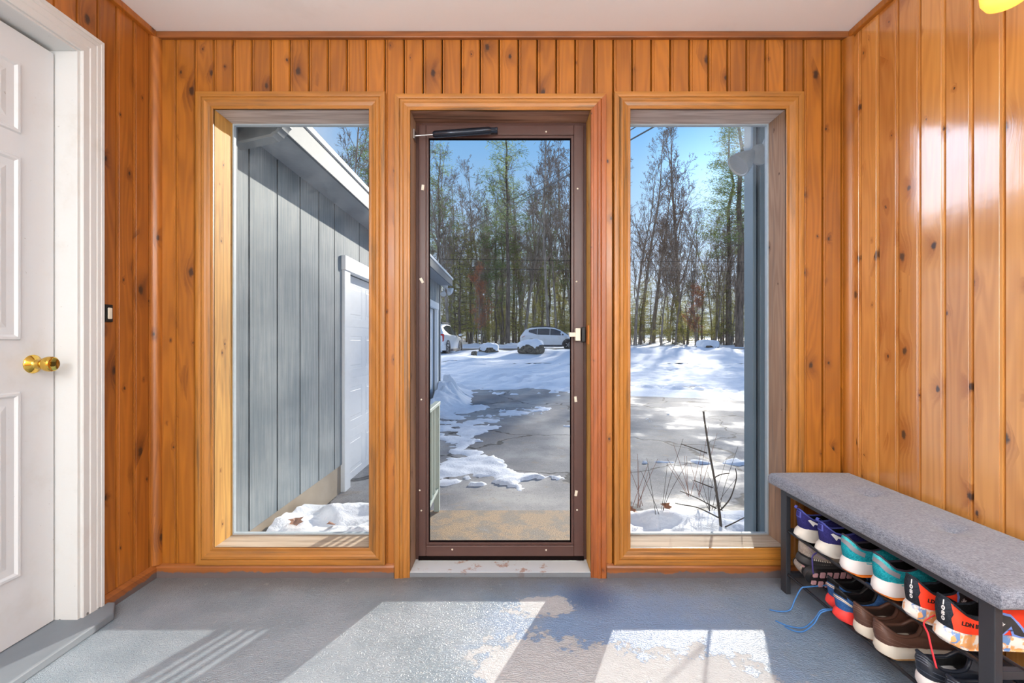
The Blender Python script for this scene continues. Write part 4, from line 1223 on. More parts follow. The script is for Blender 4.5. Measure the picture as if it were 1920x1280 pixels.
pts = [(-1.225,2.44,2.47)]+[(-1.225-.11*(1-math.cos(t)), 2.44-.005, 2.33-.13*math.sin(t)) for t in np.linspace(0, 1.25, 14)]+[(-1.40,2.43,2.182),(-1.75,2.42,2.11)]
mb = MB(); ringpts = []
for i, p in enumerate(pts):
    a = Vector(pts[max(i-1,0)]); b_ = Vector(pts[min(i+1,len(pts)-1)]); d = (b_-a).normalized(); up = d.cross(Vector((0,1,0))).normalized(); sd_ = Vector((0,1,0))
    k = 1.0 if i in (0, len(pts)-1, len(pts)-2) else (1.05 if i % 2 else .96)
    ringpts.append([Vector(p)+up*u*k+sd_*s_ for u, s_ in ((-.052,-.035),(-.042,-.043),(.042,-.043),(.052,-.035),(.052,.035),(.042,.043),(-.042,.043),(-.052,.035))])
mb.loft(ringpts); mb.build('elbow', simple('grey aluminium downspout', srgb(126,132,136), .5), dsp, smooth=30)
# twin flood lamp on the far garage corner
def flood(name, c, axes, label, col, r=.06, parent=None, mount=None):
    e_ = empty(name, c, label, 'outdoor lamp')
    c = Vector(c)
    if mount: MB().lathe(c, mount, [(0,0),(.055,0),(.055,.018),(.035,.03),(0,.03)], 20).build('mount_plate', col, e_, smooth=40)
    for a, o_ in axes:
        a = Vector(a).normalized(); p = c+Vector(o_)
        MB().tube([c, c+(p-c)*.6, p], .011, 8).build('swivel_arm', col, e_, smooth=40)
        h = MB(); h.lathe(p-a*r*.4, a, [(0,0),(r*.30,.0),(r*.36,r*.2),(r*.62,r*.65),(r*.9,r*1.25),(r*1.0,r*1.75),(r*.94,r*1.75),(r*.86,r*1.66),(0,r*1.60)], 24)
        h.build('lamp_head', col, e_, smooth=40)
    return e_
M['grey_metal'] = simple('grey lamp metal', srgb(150,154,156), .45, .2)
flood('flood_light', (-1.33, 9.05, 2.19), [((.4,.5,-.55),(.05,.05,-.10)), ((.9,-.2,-.35),(.08,-.03,-.08)), ((.0,-.6,-.6),(-.02,-.05,-.13))], 'small white flood lamp cluster under the far corner of the garage eave', M['white_paint'], r=.055, mount=(0,0,-1))

# ------------------------------------------------------------------ porch post, lamp, rail, roof
M['post'] = simple('slate blue post paint', srgb(112,130,142), .6, 0, .08, 8)
M['post_gap_shade'] = simple('post groove shade', srgb(44,54,64), .8)  # dark colour stands for the shadow in the corner seam
pp = empty('porch_post', (1.45, 2.6, -.1), 'slate blue square porch post just outside the right window', 'post')
MB().box(1.364, 1.384, 2.575, 2.675, -.25, 2.72).build('face_board', M['post'], pp, bevel=.003)
MB().box(1.374, 1.50, 2.590, 2.67, -.25, 2.72).build('post_core', M['post_gap_shade'], pp)
MB().box(1.396, 1.52, 2.556, 2.592, -.25, 2.72).build('face_board', M['post'], pp, bevel=.003)
flood('flood_light', (1.350, 2.49, 2.10), [((-.70,-.05,-.62),(-.055,-.01,-.005)), ((.05,-.85,-.20),(.035,-.035,.055))], 'twin grey flood lamp on the porch post, top of the right window', M['grey_metal'], r=.066, mount=(0,-1,0))
pr = MB().box(-.9, 2.2, 2.31, 2.95, 2.72, 2.86).build('porch_roof', M['fascia']); props(pr, kind='structure')
ra = empty('porch_railing', (-.5, 2.9, -.05), 'pale green metal railing at the left edge of the stoop', 'railing')
M['rail'] = simple('pale green rail paint', srgb(150,164,160), .5, 0, .1, 20)
RX = -.502
MB().box(RX-.018, RX+.018, 2.56, 3.08, .655, .678).build('top_rail', M['rail'], ra, bevel=.004)
MB().box(RX-.014, RX+.014, 2.56, 3.08, .085, .105).build('bottom_rail', M['rail'], ra, bevel=.003)
for y in (2.62, 2.72, 2.82, 2.92): MB().box(RX-.008, RX+.008, y-.008, y+.008, .10, .66).build('baluster', M['rail'], ra)
for y in (2.55, 3.04): MB().box(RX-.018, RX+.018, y-.02, y+.02, -.05, .66).build('post', M['rail'], ra, bevel=.003)

# ------------------------------------------------------------------ twigs and leaves in the snow bank
M['twig'] = simple('grey brown twig bark', srgb(74,66,60), .8); M['red_twig'] = simple('reddish stem', srgb(132,96,84), .8); M['leaf'] = simple('dead brown leaf', srgb(150,100,70), .7, 0, .2, 50)
def W(px, py, y): return Vector(((px-960)/F*y, y, ZC-(py-640)/F*y))
sa = empty('bare_sapling', tuple(W(1354, 998, 2.75)), 'dark bare sapling with a few side shoots outside the right window', 'sapling')
MB().tube([W(1354,1010,2.75), W(1349,962,2.76), W(1341,905,2.77), W(1331,852,2.78), W(1326,822,2.785), W(1321,788,2.79), W(1319,771,2.79)], [.009,.0085,.0075,.0065,.006,.0055,.0065], 8).build('stem', M['twig'], sa, smooth=True)
for ch in ([(1347,970),(1310,952),(1280,946),(1266,943)], [(1343,953),(1310,935),(1275,920)], [(1351,956),(1368,936),(1377,912),(1381,893),(1379,878)], [(1355,990),(1378,979),(1400,968),(1418,962)], [(1325,849),(1300,840),(1277,832)], [(1338,896),(1352,889),(1368,887)], [(1336,914),(1300,900)]):
    pts = [W(a, b, 2.76 - .02*i) for i, (a, b) in enumerate(ch)]
    MB().tube(catmull(pts, 4), list(np.linspace(.0045, .0022, (len(pts)-1)*4+1)), 6).build('side_shoot', M['twig'], sa, smooth=True)
rnd = random.Random(4)
for k, (px, py, n, lab) in enumerate(((1236, 955, 5, 'thin brown stems in the snow left of the bare sapling'), (1195, 945, 6, 'cluster of reddish stems at the left edge of the right window'), (1300, 925, 9, 'spray of pale reddish stems behind the bare sapling'), (1342, 955, 8, 'fan of grey stems right of the bare sapling'))):
    y = 2.95+.06*k; base = W(px, py, y)
    cl_ = empty('dry_weed', tuple(base), lab, 'weed')
    for j in range(n):
        h = rnd.uniform(.22, .5); lean = rnd.uniform(-.16, .18); p = base+Vector((rnd.uniform(-.05,.05), rnd.uniform(-.04,.04), -.02))
        pts = catmull([p, p+Vector((lean*.35, 0, h*.4)), p+Vector((lean, rnd.uniform(-.05,.05), h))], 4)
        MB().tube(pts, list(np.linspace(.0022, .0011, len(pts))), 5).build('stem', M['red_twig' if k in (1,2) else 'twig'], cl_, smooth=True)
def leaf(px, py, y, label, sc=1.0, rz=0.0):
    p = W(px, py, y); z = float(snow_top(np.array(p.x), np.array(p.y)))
    outline = [(0,-.04),(.012,-.02),(.03,-.018),(.02,0),(.034,.012),(.014,.018),(0,.045),(-.014,.018),(-.034,.012),(-.02,0),(-.03,-.018),(-.012,-.02)]
    c, s_ = math.cos(rz), math.sin(rz)
    vs = [(0,0,.006)]+[((x*c-y_*s_)*sc, (x*s_+y_*c)*sc, .012+.25*abs(x)*sc+.010*math.sin(60*y_)) for x, y_ in outline]
    me = bpy.data.meshes.new('dead_leaf'); me.from_pydata(vs, [], [(0, i, i % 12+1) for i in range(1, 13)]); me.materials.append(M['leaf'])
    ob = bpy.data.objects.new('dead_leaf', me); ob.location = (p.x, p.y, max(z, p.z-.05)); COL.objects.link(ob); props(ob, label, 'leaf')
leaf(1249, 938, 2.95, 'curled brown dead leaf on the snow left of the sapling', 1.1, .3)
leaf(1186, 945, 2.85, 'brown dead leaf at the left edge of the snow in the right window', 1.0, 1.2)
leaf(555, 966, 2.75, 'brown dead leaf on the snow bank below the left window', 1.3, .5)
leaf(622, 973, 2.75, 'small brown leaf on the snow bank by the garage', .7, 2.2)

# ------------------------------------------------------------------ boulders
def boulder(px, py, y, w, h, dpt, seed, label, cap_label=None, cap=.35, flat=1.0, rz=0.0):
    X = (px-960)/F*y; zb = float(snow_top(np.array(X), np.array(y)))-.10
    bm = bmesh.new(); bmesh.ops.create_icosphere(bm, subdivisions=4, radius=1.0)
    c, s_ = math.cos(rz), math.sin(rz)
    sh = []
    for v in bm.verts:
        p = v.co.copy()
        q = Vector((math.copysign(abs(p.x)**.62, p.x), math.copysign(abs(p.y)**.7, p.y), math.copysign(abs(p.z)**.6, p.z)))
        n = float(fbm(np.array(q.x*1.6+seed), np.array(q.y*1.6+q.z*1.9), seed, 4))-.5
        q *= 1+.55*n
        x, y_ = q.x*w/2, q.y*dpt/2
        v.co = Vector((x*c-y_*s_, x*s_+y_*c, (q.z*.5+.5)*h))
    me = bpy.data.meshes.new('boulder'); bm.to_mesh(me)
    top = max(v.co.z for v in bm.verts)
    sc_ = MB(); idx = {}
    vs, fs = [], []
    for f in bm.faces:
        if cap_label and all(v.co.z > top*(1-cap) + .08*math.sin(9*v.co.x+seed) for v in f.verts) and f.normal.z > -.2:
            fs.append([v.index for v in f.verts])
    used = sorted({i for f in fs for i in f}); mp = {i: k for k, i in enumerate(used)}
    bm.verts.ensure_lookup_table(); bm.normal_update()
    for i in used:
        v = bm.verts[i]; e_ = max(0, (v.co.z-top*(1-cap))/(top*cap)); vs.append(v.co+v.normal*(.01+.05*e_)+Vector((0,0,.07*e_)))
    me.materials.append(M['rock']); me.polygons.foreach_set('use_smooth', [True]*len(me.polygons))
    ob = bpy.data.objects.new('boulder', me); ob.location = (X, y, zb); COL.objects.link(ob); props(ob, label, 'rock')
    if fs:
        m2 = bpy.data.meshes.new('snow_cap'); m2.from_pydata([tuple(v) for v in vs], [], [[mp[i] for i in f] for f in fs]); m2.materials.append(M['snow']); m2.polygons.foreach_set('use_smooth', [True]*len(m2.polygons))
        o2 = bpy.data.objects.new('snow_cap', m2); o2.location = ob.location; COL.objects.link(o2); props(o2, cap_label, 'snow', kind='stuff')
    bm.free()
def rock_mat():
    m, nt, b = mat('lichened granite', srgb(112,104,92), .9)
    n = noise(nt, objco(nt), 9.0, 6.0, .7)
    nt.links.new(mixc(nt, smooth(nt, n, .35, .7), srgb(70,62,54), srgb(138,128,110)), b.inputs['Base Color']); nt.links.new(bump(nt, n, .6, .03), b.inputs['Normal']); return m
M['rock'] = rock_mat()
boulder(994, 671, 22.6, 1.30, .62, 1.0, 3, 'largest flat topped boulder with snow on it, in front of the parked car', 'thick snow on the largest flat topped boulder', .42)
boulder(917, 666, 23.4, .95, .42, .8, 7, 'low boulder half buried in snow left of the largest boulder', 'snow covering the low half buried boulder', .55)
boulder(889, 674, 21.6, .28, .30, .25, 11, 'small pointed rock poking out of the snow at the left', None, .0)
boulder(1327, 655, 27.5, 1.2, .45, 1.0, 15, 'snow covered boulder by the road seen through the right window', 'snow on the boulder by the road', .7)

# ------------------------------------------------------------------ cars
def car(name, loc, rz, label, L=4.6, tail='wide'):
    r = empty(name, loc, label, 'car', rotz=rz)
    k = L/4.6
    S = [(-2.29,.46,.93,.95,.76,.70),(-2.25,.38,1.00,1.06,.85,.72),(-2.14,.31,1.08,1.24,.905,.68),(-1.90,.29,1.10,1.52,.92,.68),(-1.60,.28,1.10,1.63,.925,.68),(-1.0,.26,1.08,1.685,.928,.68),(-.3,.25,1.05,1.69,.928,.68),
         (.25,.25,1.03,1.645,.925,.67),(.70,.25,1.015,1.49,.925,.66),(1.08,.25,1.0,1.25,.92,.68),(1.38,.25,.99,1.08,.915,.76),(1.65,.26,.965,1.03,.905,.76),(2.0,.30,.90,.965,.87,.74),(2.2,.36,.80,.87,.80,.68),(2.29,.46,.64,.70,.70,.60)]
    A = np.array(S)
    def st(x): return [np.interp(x/k, A[:,0], A[:,i]) for i in range(1, 6)]
    def ring(x):
        b, bl, rf_, w, rw = st(x)
        rw = min(rw, w-.02)
        half = [(0,b),(w*.86,b),(w*.985,b+.10),(w*1.0,(b+bl)/2+.04),(w*.985,bl-.04),(w*.965,bl),(rw+.02,rf_-.09 if rf_-bl > .25 else bl+(rf_-bl)*.6),(rw-.05,rf_-.018),(rw*.6,rf_),(0,rf_+.008)]
        return [(x, y, z) for y, z in half]+[(x, -y, z) for y, z in reversed(half[1:-1])]
    xs = sorted(set(list(A[:,0]*k)+list(np.linspace(-2.2*k, 2.2*k, 40))))
    B(MB().loft([ring(x) for x in xs]), 'body', M['car_white'], r, 35)
    def side_glass(x0, x1, nm='side_window', z0=.05, z1=.12, s0=0.0, s1=0.0):
        for sg in (1, -1):
            rows = []
            for x in np.linspace(x0*k, x1*k, 12):
                b, bl, rf_, w, rw = st(x)
                rw = min(rw, w-.02)
                y0, ya, y1, yb = w*.965, bl, rw+.02, rf_-.09
                t = (x/k-x0)/(x1-x0)
                lo = (z0+s0*(1-t))/max(yb-ya,.05); hi = 1-(z1-.09+s1*(1-t))/max(yb-ya,.05)
                hi = max(hi, lo+.02)
                rows.append([(x, sg*(y0+(y1-y0)*q+.008), ya+(yb-ya)*q) for q in (lo, hi)])
            B(MB().loft(rows, False, False, False), nm, M['car_glass'], r, False)
    side_glass(-1.62, -.98, s0=.16, s1=.06, z1=.10); side_glass(-.95, -.03, z1=.10); side_glass(.0, .80, z1=.09)
    def top_glass(x0, x1, nm, w0):
        rows = []
        for x in np.linspace(x0*k, x1*k, 8):
            b, bl, rf_, w, rw = st(x); rw = min(rw, w-.02)
            rows.append([(x, y*(rw-.05), rf_+.014-(.018 if abs(y) > .9 else 0)) for y in (-1,-.6,0,.6,1)])
        B(MB().loft(rows, False, False, False), nm, M['car_glass'], r, True)
    top_glass(.45, 1.32, 'windshield', .7)
    rows = []
    for x in np.linspace(-2.235*k, -2.02*k, 6):
        b, bl, rf_, w, rw = st(x); rw = min(rw, w-.02); rows.append([(x-.016, y*(rw-.03), rf_) for y in (-1, 0, 1)])
    B(MB().loft(rows, False, False, False), 'rear_window', M['car_glass'], r, True)
    for x in (-1.36*k, 1.36*k):
        for sg in (1, -1):
            w = MB().lathe((x, sg*.70, .355), (0,sg,0), [(0,0),(.33,.0),(.355,.03),(.355,.19),(.33,.225),(.25,.228),(.235,.20),(0,.20)], 28)
            wo = B(w, 'wheel', M['tyre'], r, 40)
            hub = MB()
            for j in range(5):
                a = 2*PI*j/5; d = Vector((math.cos(a), 0, math.sin(a))); t_ = Vector((-d.z, 0, d.x)); c = Vector((x, sg*.912, .355))
                hub.loft([[c+d*.03+t_*.03, c+d*.23+t_*.035, c+d*.23-t_*.035, c+d*.03-t_*.03], [c+Vector((0,sg*.016,0))+d*.03+t_*.02, c+Vector((0,sg*.006,0))+d*.225+t_*.028, c+Vector((0,sg*.006,0))+d*.225-t_*.028, c+Vector((0,sg*.016,0))+d*.03-t_*.02]])
            B(hub, 'rim', M['alloy'], wo, False)
            ar = MB(); n = 18
            r0 = [(x+.375*math.cos(a), sg*.905, .355+.375*math.sin(a)) for a in np.linspace(-.25, PI+.25, n)]
            r1 = [(x+.375*math.cos(a), sg*.945, .355+.375*math.sin(a)) for a in np.linspace(-.25, PI+.25, n)]
            r2 = [(x+.475*math.cos(a), sg*.945, .355+.475*math.sin(a)) for a in np.linspace(-.25, PI+.25, n)]
            r3 = [(x+.475*math.cos(a), sg*.90, .355+.475*math.sin(a)) for a in np.linspace(-.25, PI+.25, n)]
            ar.loft([r0, r1, r2, r3], False, False, False); B(ar, 'wheel_arch', M['cladding'], r, False)
            B(MB().lathe((x, sg*.80, .355), (0,sg,0), [(0,0),(.378,0),(.378,.118),(0,.118)], 24), 'wheel_well', M['dark_gap'], r, False)
    sk = MB()
    for sg in (1, -1): sk.box(-.95*k, .95*k, min(sg*.80, sg*.94), max(sg*.80, sg*.94), .22, .36)
    B(sk, 'sill_cladding', M['cladding'], r, False)
    B(MB().loft([[(x*k, y, z) for y, z in ((-w_, .30), (-w_, .56), (w_, .56), (w_, .30))] for x, w_ in ((-2.32, .74), (-2.26, .87), (-1.82, .94))]), 'rear_bumper', M['cladding'] if tail == 'wide' else M['car_white'], r, False)
    B(MB().box(2.2*k, 2.315*k, -.66, .66, .38, .62), 'front_grille', M['cladding'], r, False)
    for sg in (1, -1):
        tl = MB()
        if tail == 'wide':
            tl.loft([[(-2.275*k, sg*.66, .92),(-2.275*k, sg*.66, 1.09),(-1.95*k, sg*.86, 1.05),(-2.15*k, sg*.86, .90)], [(-2.30*k, sg*.62, .94),(-2.28*k, sg*.62, 1.08),(-1.88*k, sg*.945, 1.02),(-2.1*k, sg*.945, .90)]])
        else:
            tl.loft([[(-2.29*k, sg*.70, .74),(-2.24*k, sg*.70, 1.12),(-2.19*k, sg*.905, 1.12),(-2.20*k, sg*.905, .74)], [(-2.32*k, sg*.72, .76),(-2.27*k, sg*.70, 1.10),(-2.12*k, sg*.935, 1.08),(-2.16*k, sg*.93, .80)]])
        B(tl, 'tail_light', M['tail_red'], r, False)
        B(MB().loft([[(1.95*k, sg*.86, .80),(1.95*k, sg*.88, .88),(2.22*k, sg*.74, .80),(2.22*k, sg*.74, .74)], [(1.95*k, sg*.90, .80),(1.95*k, sg*.905, .88),(2.25*k, sg*.76, .80),(2.25*k, sg*.76, .74)]]), 'headlight', M['car_glass'], r, False)
        mi = MB().loft([[(.92*k, sg*.93, 1.06),(.92*k, sg*.93, 1.16),(1.02*k, sg*.93, 1.14),(1.02*k, sg*.93, 1.08)], [(.90*k, sg*1.10, 1.05),(.90*k, sg*1.10, 1.19),(1.0*k, sg*1.09, 1.17),(1.0*k, sg*1.09, 1.07)]])
        B(mi, 'side_mirror', M['car_white'] if tail != 'wide' else M['cladding'], r, False)
        B(MB().tube([(-1.6*k, sg*.60, 1.64),(-1.4*k, sg*.60, 1.72),(-.2*k, sg*.60, 1.735),(.30*k, sg*.60, 1.66)], .028, 6), 'roof_rail', M['cladding'], r, True)
    B(MB().box(-2.335*k, -2.26*k, -.26, .26, .74, .86), 'plate_recess', M['cladding'], r, False)
    return r
m_, nt_, b_ = mat('white car paint', srgb(232,234,238), .25, coat=.8); n_ = noise(nt_, objco(nt_), 3.0, 4.0)
nt_.links.new(mixc(nt_, smooth(nt_, n_, .5, .8, 0, .5), srgb(234,236,240), srgb(190,180,160)), b_.inputs['Base Color']); M['car_white'] = m_
M['car_glass'] = simple('dark tinted glass', srgb(34,44,54), .06, 0, .05, spec=.9); M['tyre'] = simple('tyre rubber', srgb(40,42,46), .8); M['alloy'] = simple('alloy wheel', srgb(150,154,160), .35, .8)
M['cladding'] = simple('grey plastic cladding', srgb(74,74,80), .7); M['tail_red'] = simple('red tail lamp', srgb(196,30,34), .2)
cx = (1034-960)/F*34.6
car('suv', (cx, 34.6, .47), math.radians(-12), 'white car parked side on by the road behind the largest boulder', 4.6)
car('suv', (-4.05, 24.9, float(gz(0, 24.5))+.03), math.radians(84), 'white car seen from behind, partly hidden by the garage corner', 4.9, 'tall')

# ------------------------------------------------------------------ overhead wires
def wire(a, b, r, label, sag=.0, group=None):
    a, b = Vector(a), Vector(b)
    pts = [a.lerp(b, t)+Vector((0,0,-sag*4*t*(1-t))) for t in np.linspace(0, 1, 16)]
    o = MB().tube(pts, r, 5).build('overhead_wire', M['wire']); props(o, label, 'wire', group)
M['wire'] = simple('black service wire', srgb(28,30,34), .6)
wire(W(850, 448, 32), W(1243, 228, 7.5), .014, 'lower service wire sloping up to the right across the door view', .0)
wire(W(850, 440, 32), W(1222, 220, 7.5), .010, 'upper service wire running beside the lower one to the house', .0)
wire(W(400, 478, 33), W(1600, 492, 33), .013, 'upper level wire along the road in front of the trees', .1)
wire(W(400, 497, 33), W(1600, 509, 33), .010, 'lower level wire along the road in front of the trees', .1)

# ------------------------------------------------------------------ trees
def bark(name, c1, c2):
    m, nt, b = mat(name, c1, .9, spec=.2)
    n = noise(nt, vm(nt, 'MULTIPLY', objco(nt), (6, 6, 1.2)), 1.0, 4.0, .6)
    nt.links.new(mixc(nt, smooth(nt, n, .3, .7), c1, c2), b.inputs['Base Color']); return m
M['bark'] = bark('grey bark', srgb(112,102,94), srgb(176,164,150)); M['bark_branch'] = bark('brown twigs', srgb(104,90,80), srgb(160,142,126)); M['bark_pine'] = bark('pine bark', srgb(82,72,64), srgb(134,118,104))
def needles(name, c1, c2):
    m, nt, b = mat(name, c1, .7, spec=.2)
    at = node(nt, 'ShaderNodeAttribute', attribute_name='tone', attribute_type='GEOMETRY').outputs['Fac']
    nt.links.new(mixc(nt, at, c1, c2), b.inputs['Base Color'])
    b.inputs['Subsurface Weight'].default_value = 0.0
    tl = node(nt, 'ShaderNodeBsdfTranslucent'); nt.links.new(mixc(nt, at, c1, c2), tl.inputs[0])
    mx = node(nt, 'ShaderNodeMixShader', {0: .55, 1: b.outputs[0], 2: tl.outputs[0]})
    nt.links.new(mx.outputs[0], nt.nodes['Material Output'].inputs[0]); return m
M['needles'] = needles('pine needles', srgb(76,96,56), srgb(140,156,94)); M['needles_hem'] = needles('hemlock needles', srgb(80,92,48), srgb(174,168,92)); M['leaf_orange'] = needles('dry beech leaves', srgb(170,96,60), srgb(222,150,104))

def grow_bare(seed, H, r0, first=.32, lean=.0, fork=False, spread=1.0):
    rnd = random.Random(seed); tr, br = MB(), MB()
    def wander(p, d, L, n, wob, up):
        pts = [Vector(p)]; d = Vector(d).normalized()
        for i in range(n):
            d = (d+Vector((rnd.gauss(0,wob), rnd.gauss(0,wob), rnd.gauss(0,wob)+up))).normalized()
            pts.append(pts[-1]+d*L/n)
        return pts
    def side(d, ang):
        a = d.orthogonal().normalized(); a.rotate(Matrix.Rotation(rnd.uniform(0, 2*PI), 3, d))
        return (d*math.cos(ang)+a*math.sin(ang)).normalized()
    def sub(pts, L, r, lev):
        n = {1: 8, 2: 5, 3: 3}[lev]
        for j in range(n):
            t = rnd.uniform(.22, .98); i = min(int(t*(len(pts)-1)), len(pts)-2)
            p = pts[i].lerp(pts[i+1], t*(len(pts)-1)-i); d = (pts[i+1]-pts[i]).normalized()
            l2 = L*rnd.uniform(.32, .58)*(1.15-.6*t); r2 = max(r*(1-.6*t)*.5, .012)
            q = wander(p, side(d, rnd.uniform(.45, .95)), l2, 4 if lev < 3 else 2, .13, .10)
            br.tube(q, list(np.linspace(r2, max(r2*.45, .008), len(q))), 3, cap=False)
            if lev < 3: sub(q, l2, r2, lev+1)
    trunks = [wander((0,0,-.4), (lean, rnd.uniform(-.05,.05), 1), H, 11, .045, .06)]
    for pts in trunks:
        rad = [r0*(1-.86*(i/(len(pts)-1))**.9) for i in range(len(pts))]; rad[0] *= 1.25
        tr.tube(pts, rad, 8, cap=False)
        nb = 17
        for j in range(nb):
            t = first+(1-first)*((j+rnd.random())/nb)*.98; i = min(int(t*(len(pts)-1)), len(pts)-2)
            p = pts[i].lerp(pts[i+1], t*(len(pts)-1)-i); d = (pts[i+1]-pts[i]).normalized()
            L = H*spread*rnd.uniform(.14, .28)*(1.25-.85*t)+.5; r = max(rad[i]*rnd.uniform(.32, .55), .02)
            q = wander(p, side(d, rnd.uniform(.4, .85)), L, 6, .10, .14)
            br.tube(q, list(np.linspace(r, max(r*.25, .010), len(q))), 4, cap=False)
            sub(q, L, r, 1)
    return tr, br
def clump(mb, p, size, n, rnd, tone):
    for _ in range(n):
        d = Vector((rnd.gauss(0,1), rnd.gauss(0,1), rnd.gauss(0,.6))).normalized()
        a = d.orthogonal().normalized(); a.rotate(Matrix.Rotation(rnd.uniform(0, 2*PI), 3, d))
        c = p+Vector((rnd.gauss(0,.35), rnd.gauss(0,.35), rnd.gauss(0,.2)))*size; l = size*rnd.uniform(.3, .7)
        mb.add([c-a*l*.05, c+d*l*.5-a*l*.055, c+d*l, c+d*l*.5+a*l*.055], [(0,1,2,3)], 0, min(1, max(0, tone+rnd.gauss(0,.25))))
def grow_pine(seed, H, r0, crown=.35, width=3.0, whorls=20, n=9, size=.7, droop=.0, dead=True):
    rnd = random.Random(seed); tr, br, fo_ = MB(), MB(), MB()
    pts = [Vector((rnd.gauss(0,.06)*i*.4, rnd.gauss(0,.06)*i*.4, -.4+(H+.4)*i/10)) for i in range(11)]
    tr.tube(pts, [r0*(1-.9*i/10) for i in range(11)], 8, cap=False)
    for w in range(whorls):
        t = (w+rnd.random()*.6)/whorls; h = H*(crown+(1-crown)*t*.98); L = width*(1-t)**.7*rnd.uniform(.7, 1.15)+.3
        i = min(int((h+.4)/(H+.4)*10), 9); p0 = pts[i].lerp(pts[i+1], (h+.4)/(H+.4)*10-i)
        for j in range(rnd.randint(3, 5)):
            a = rnd.uniform(0, 2*PI); d = Vector((math.cos(a), math.sin(a), rnd.uniform(.0, .35)-droop))
            q = [p0, p0+d*L*.5+Vector((0,0,.05*L)), p0+d*L+Vector((0,0,(.22-droop)*L*.5))]
            br.tube(q, [max(.03*(1-t)+.014, .012), .014, .008], 3, cap=False)
            m = max(2, int(L/size*1.5))
            for k in range(m):
                u = .35+.65*(k+rnd.random())/m
                clump(fo_, q[0].lerp(q[2], u)+Vector((rnd.gauss(0,.18)*L*.6, rnd.gauss(0,.18)*L*.6, rnd.gauss(0,.1))), size, n, rnd, .35+.5*rnd.random())
    if dead:
        for w in range(10):
            h = H*crown*rnd.uniform(.3, 1.0); a = rnd.uniform(0, 2*PI); L = rnd.uniform(.5, 1.8); i = min(int((h+.4)/(H+.4)*10), 9)
            p0 = pts[i].lerp(pts[i+1], (h+.4)/(H+.4)*10-i)
            br.tube([p0, p0+Vector((math.cos(a)*L*.5, math.sin(a)*L*.5, .1)), p0+Vector((math.cos(a)*L, math.sin(a)*L, -.05))], [.018,.014,.008], 3, cap=False)
    return tr, br, fo_
PROTO = {}
def proto(key, parts):
    PROTO[key] = [(nm, (lambda o: o)(mb.build(nm, m, None, smooth=True if nm == 'trunk' else False, attr='tone' if nm in ('needles','leaves') else None, norm=False)).data) for nm, mb, m in parts if mb.f]
    for o in [o for o in bpy.data.objects if o.data in [d for _, d in PROTO[key]]]: bpy.data.objects.remove(o)
for i, (H, r, f_, sp) in enumerate(((21,.20,.22,1.0),(23,.17,.30,.8),(19,.15,.18,1.1),(22,.24,.20,1.1),(17,.11,.25,.8),(20,.14,.38,.85))):
    a, b = grow_bare(100+i, H, r, f_, .03*(-1)**i, spread=sp); proto('bare%d' % i, [('trunk', a, M['bark']), ('branches', b, M['bark_branch'])])
for i, (H, r, cr, w, wh) in enumerate(((24,.26,.42,3.6,20),(22,.22,.5,3.0,16),(18,.18,.30,3.0,18),(25,.37,.36,3.3,34))):
    a, b, c = grow_pine(200+i, H, r, cr, w, wh, 17); proto('pine%d' % i, [('trunk', a, M['bark_pine']), ('branches', b, M['bark_pine']), ('needles', c, M['needles'])])
for i, (H, r, cr, w, wh) in enumerate(((9.5,.11,.10,1.9,18),(6.5,.08,.05,1.6,15),(12,.13,.12,2.1,20))):
    a, b, c = grow_pine(300+i, H, r, cr, w, wh, 14, .6, .12, False); proto('hem%d' % i, [('trunk', a, M['bark_pine']), ('branches', b, M['bark_pine']), ('needles', c, M['needles_hem'])])
def grow_beech(seed):
    a, b = grow_bare(seed, 7.0, .07, .15, .15); rnd = random.Random(seed); lf = MB()
    for k in range(0, len(b.v), 5):
        if rnd.random() < .22: clump(lf, Vector(b.v[k]), .34, 5, rnd, rnd.random())
    return a, b, lf
a, b, c = grow_beech(77); proto('beech', [('trunk', a, M['bark']), ('branches', b, M['bark_branch']), ('leaves', c, M['leaf_orange'])])

LAB = {'bare': ('bare_tree', 'tall bare leafless tree in the wood beyond the road', 'bare trees in the wood'),
       'pine': ('pine_tree', 'tall pine with a green crown in the wood beyond the road', 'tall pines in the wood'),
       'hem':  ('young_hemlock', 'young dark evergreen under the tall trees beyond the road', 'young evergreens in the wood')}
def tree(key, x, y, rz, sc=1.0, label=None, group=None):
    base = key.rstrip('0123456789')
    nm, lb, gr = LAB.get(base, ('beech_tree', None, None))
    r = empty(nm, (x, y, float(gz(x, y))-.1), label or lb, 'tree', None if label else gr, rotz=rz); r.scale = (sc, sc, sc)
    for pn_, me in PROTO[key]:
        o = bpy.data.objects.new(pn_, me); o.parent = r; COL.objects.link(o)
TALL = {k: max(v.co.z for _, me in d for v in me.vertices) for k, d in PROTO.items()}
def at_px(px, y): return (px-960)/F*y
rnd = random.Random(11)
# trees that stand out in the photograph
tree('pine0', at_px(952, 44), 44, .4, 1.0, 'tall straight pine rising in the middle of the door view')
tree('pine3', at_px(1386, 40), 40, 1.2, 1.0, 'thick tall pine just left of the porch post')
tree('bare0', at_px(1200, 50), 50, 2.9, 1.08, 'tall bare tree at the left edge of the right window')
tree('bare4', at_px(1226, 55), 55, .9, 1.35, 'slender bare tree second from the left edge of the right window')
tree('pine3', at_px(1366, 47), 47, 2.2, .96, 'second tall pine standing left of the thick pine by the porch post')
tree('bare3', at_px(1272, 58), 58, 2.0, 1.22, 'big spreading bare tree in the middle of the right window')
tree('bare0', at_px(842, 42), 42, .5, .95, 'many branched bare tree at the left of the door view')
tree('bare1', at_px(1030, 43), 43, 2.5, 1.0, 'tall bare tree at the right of the door view')
tree('bare2', at_px(648, 30), 30, 1.0, .95, 'bare tree standing over the garage roof in the left window')
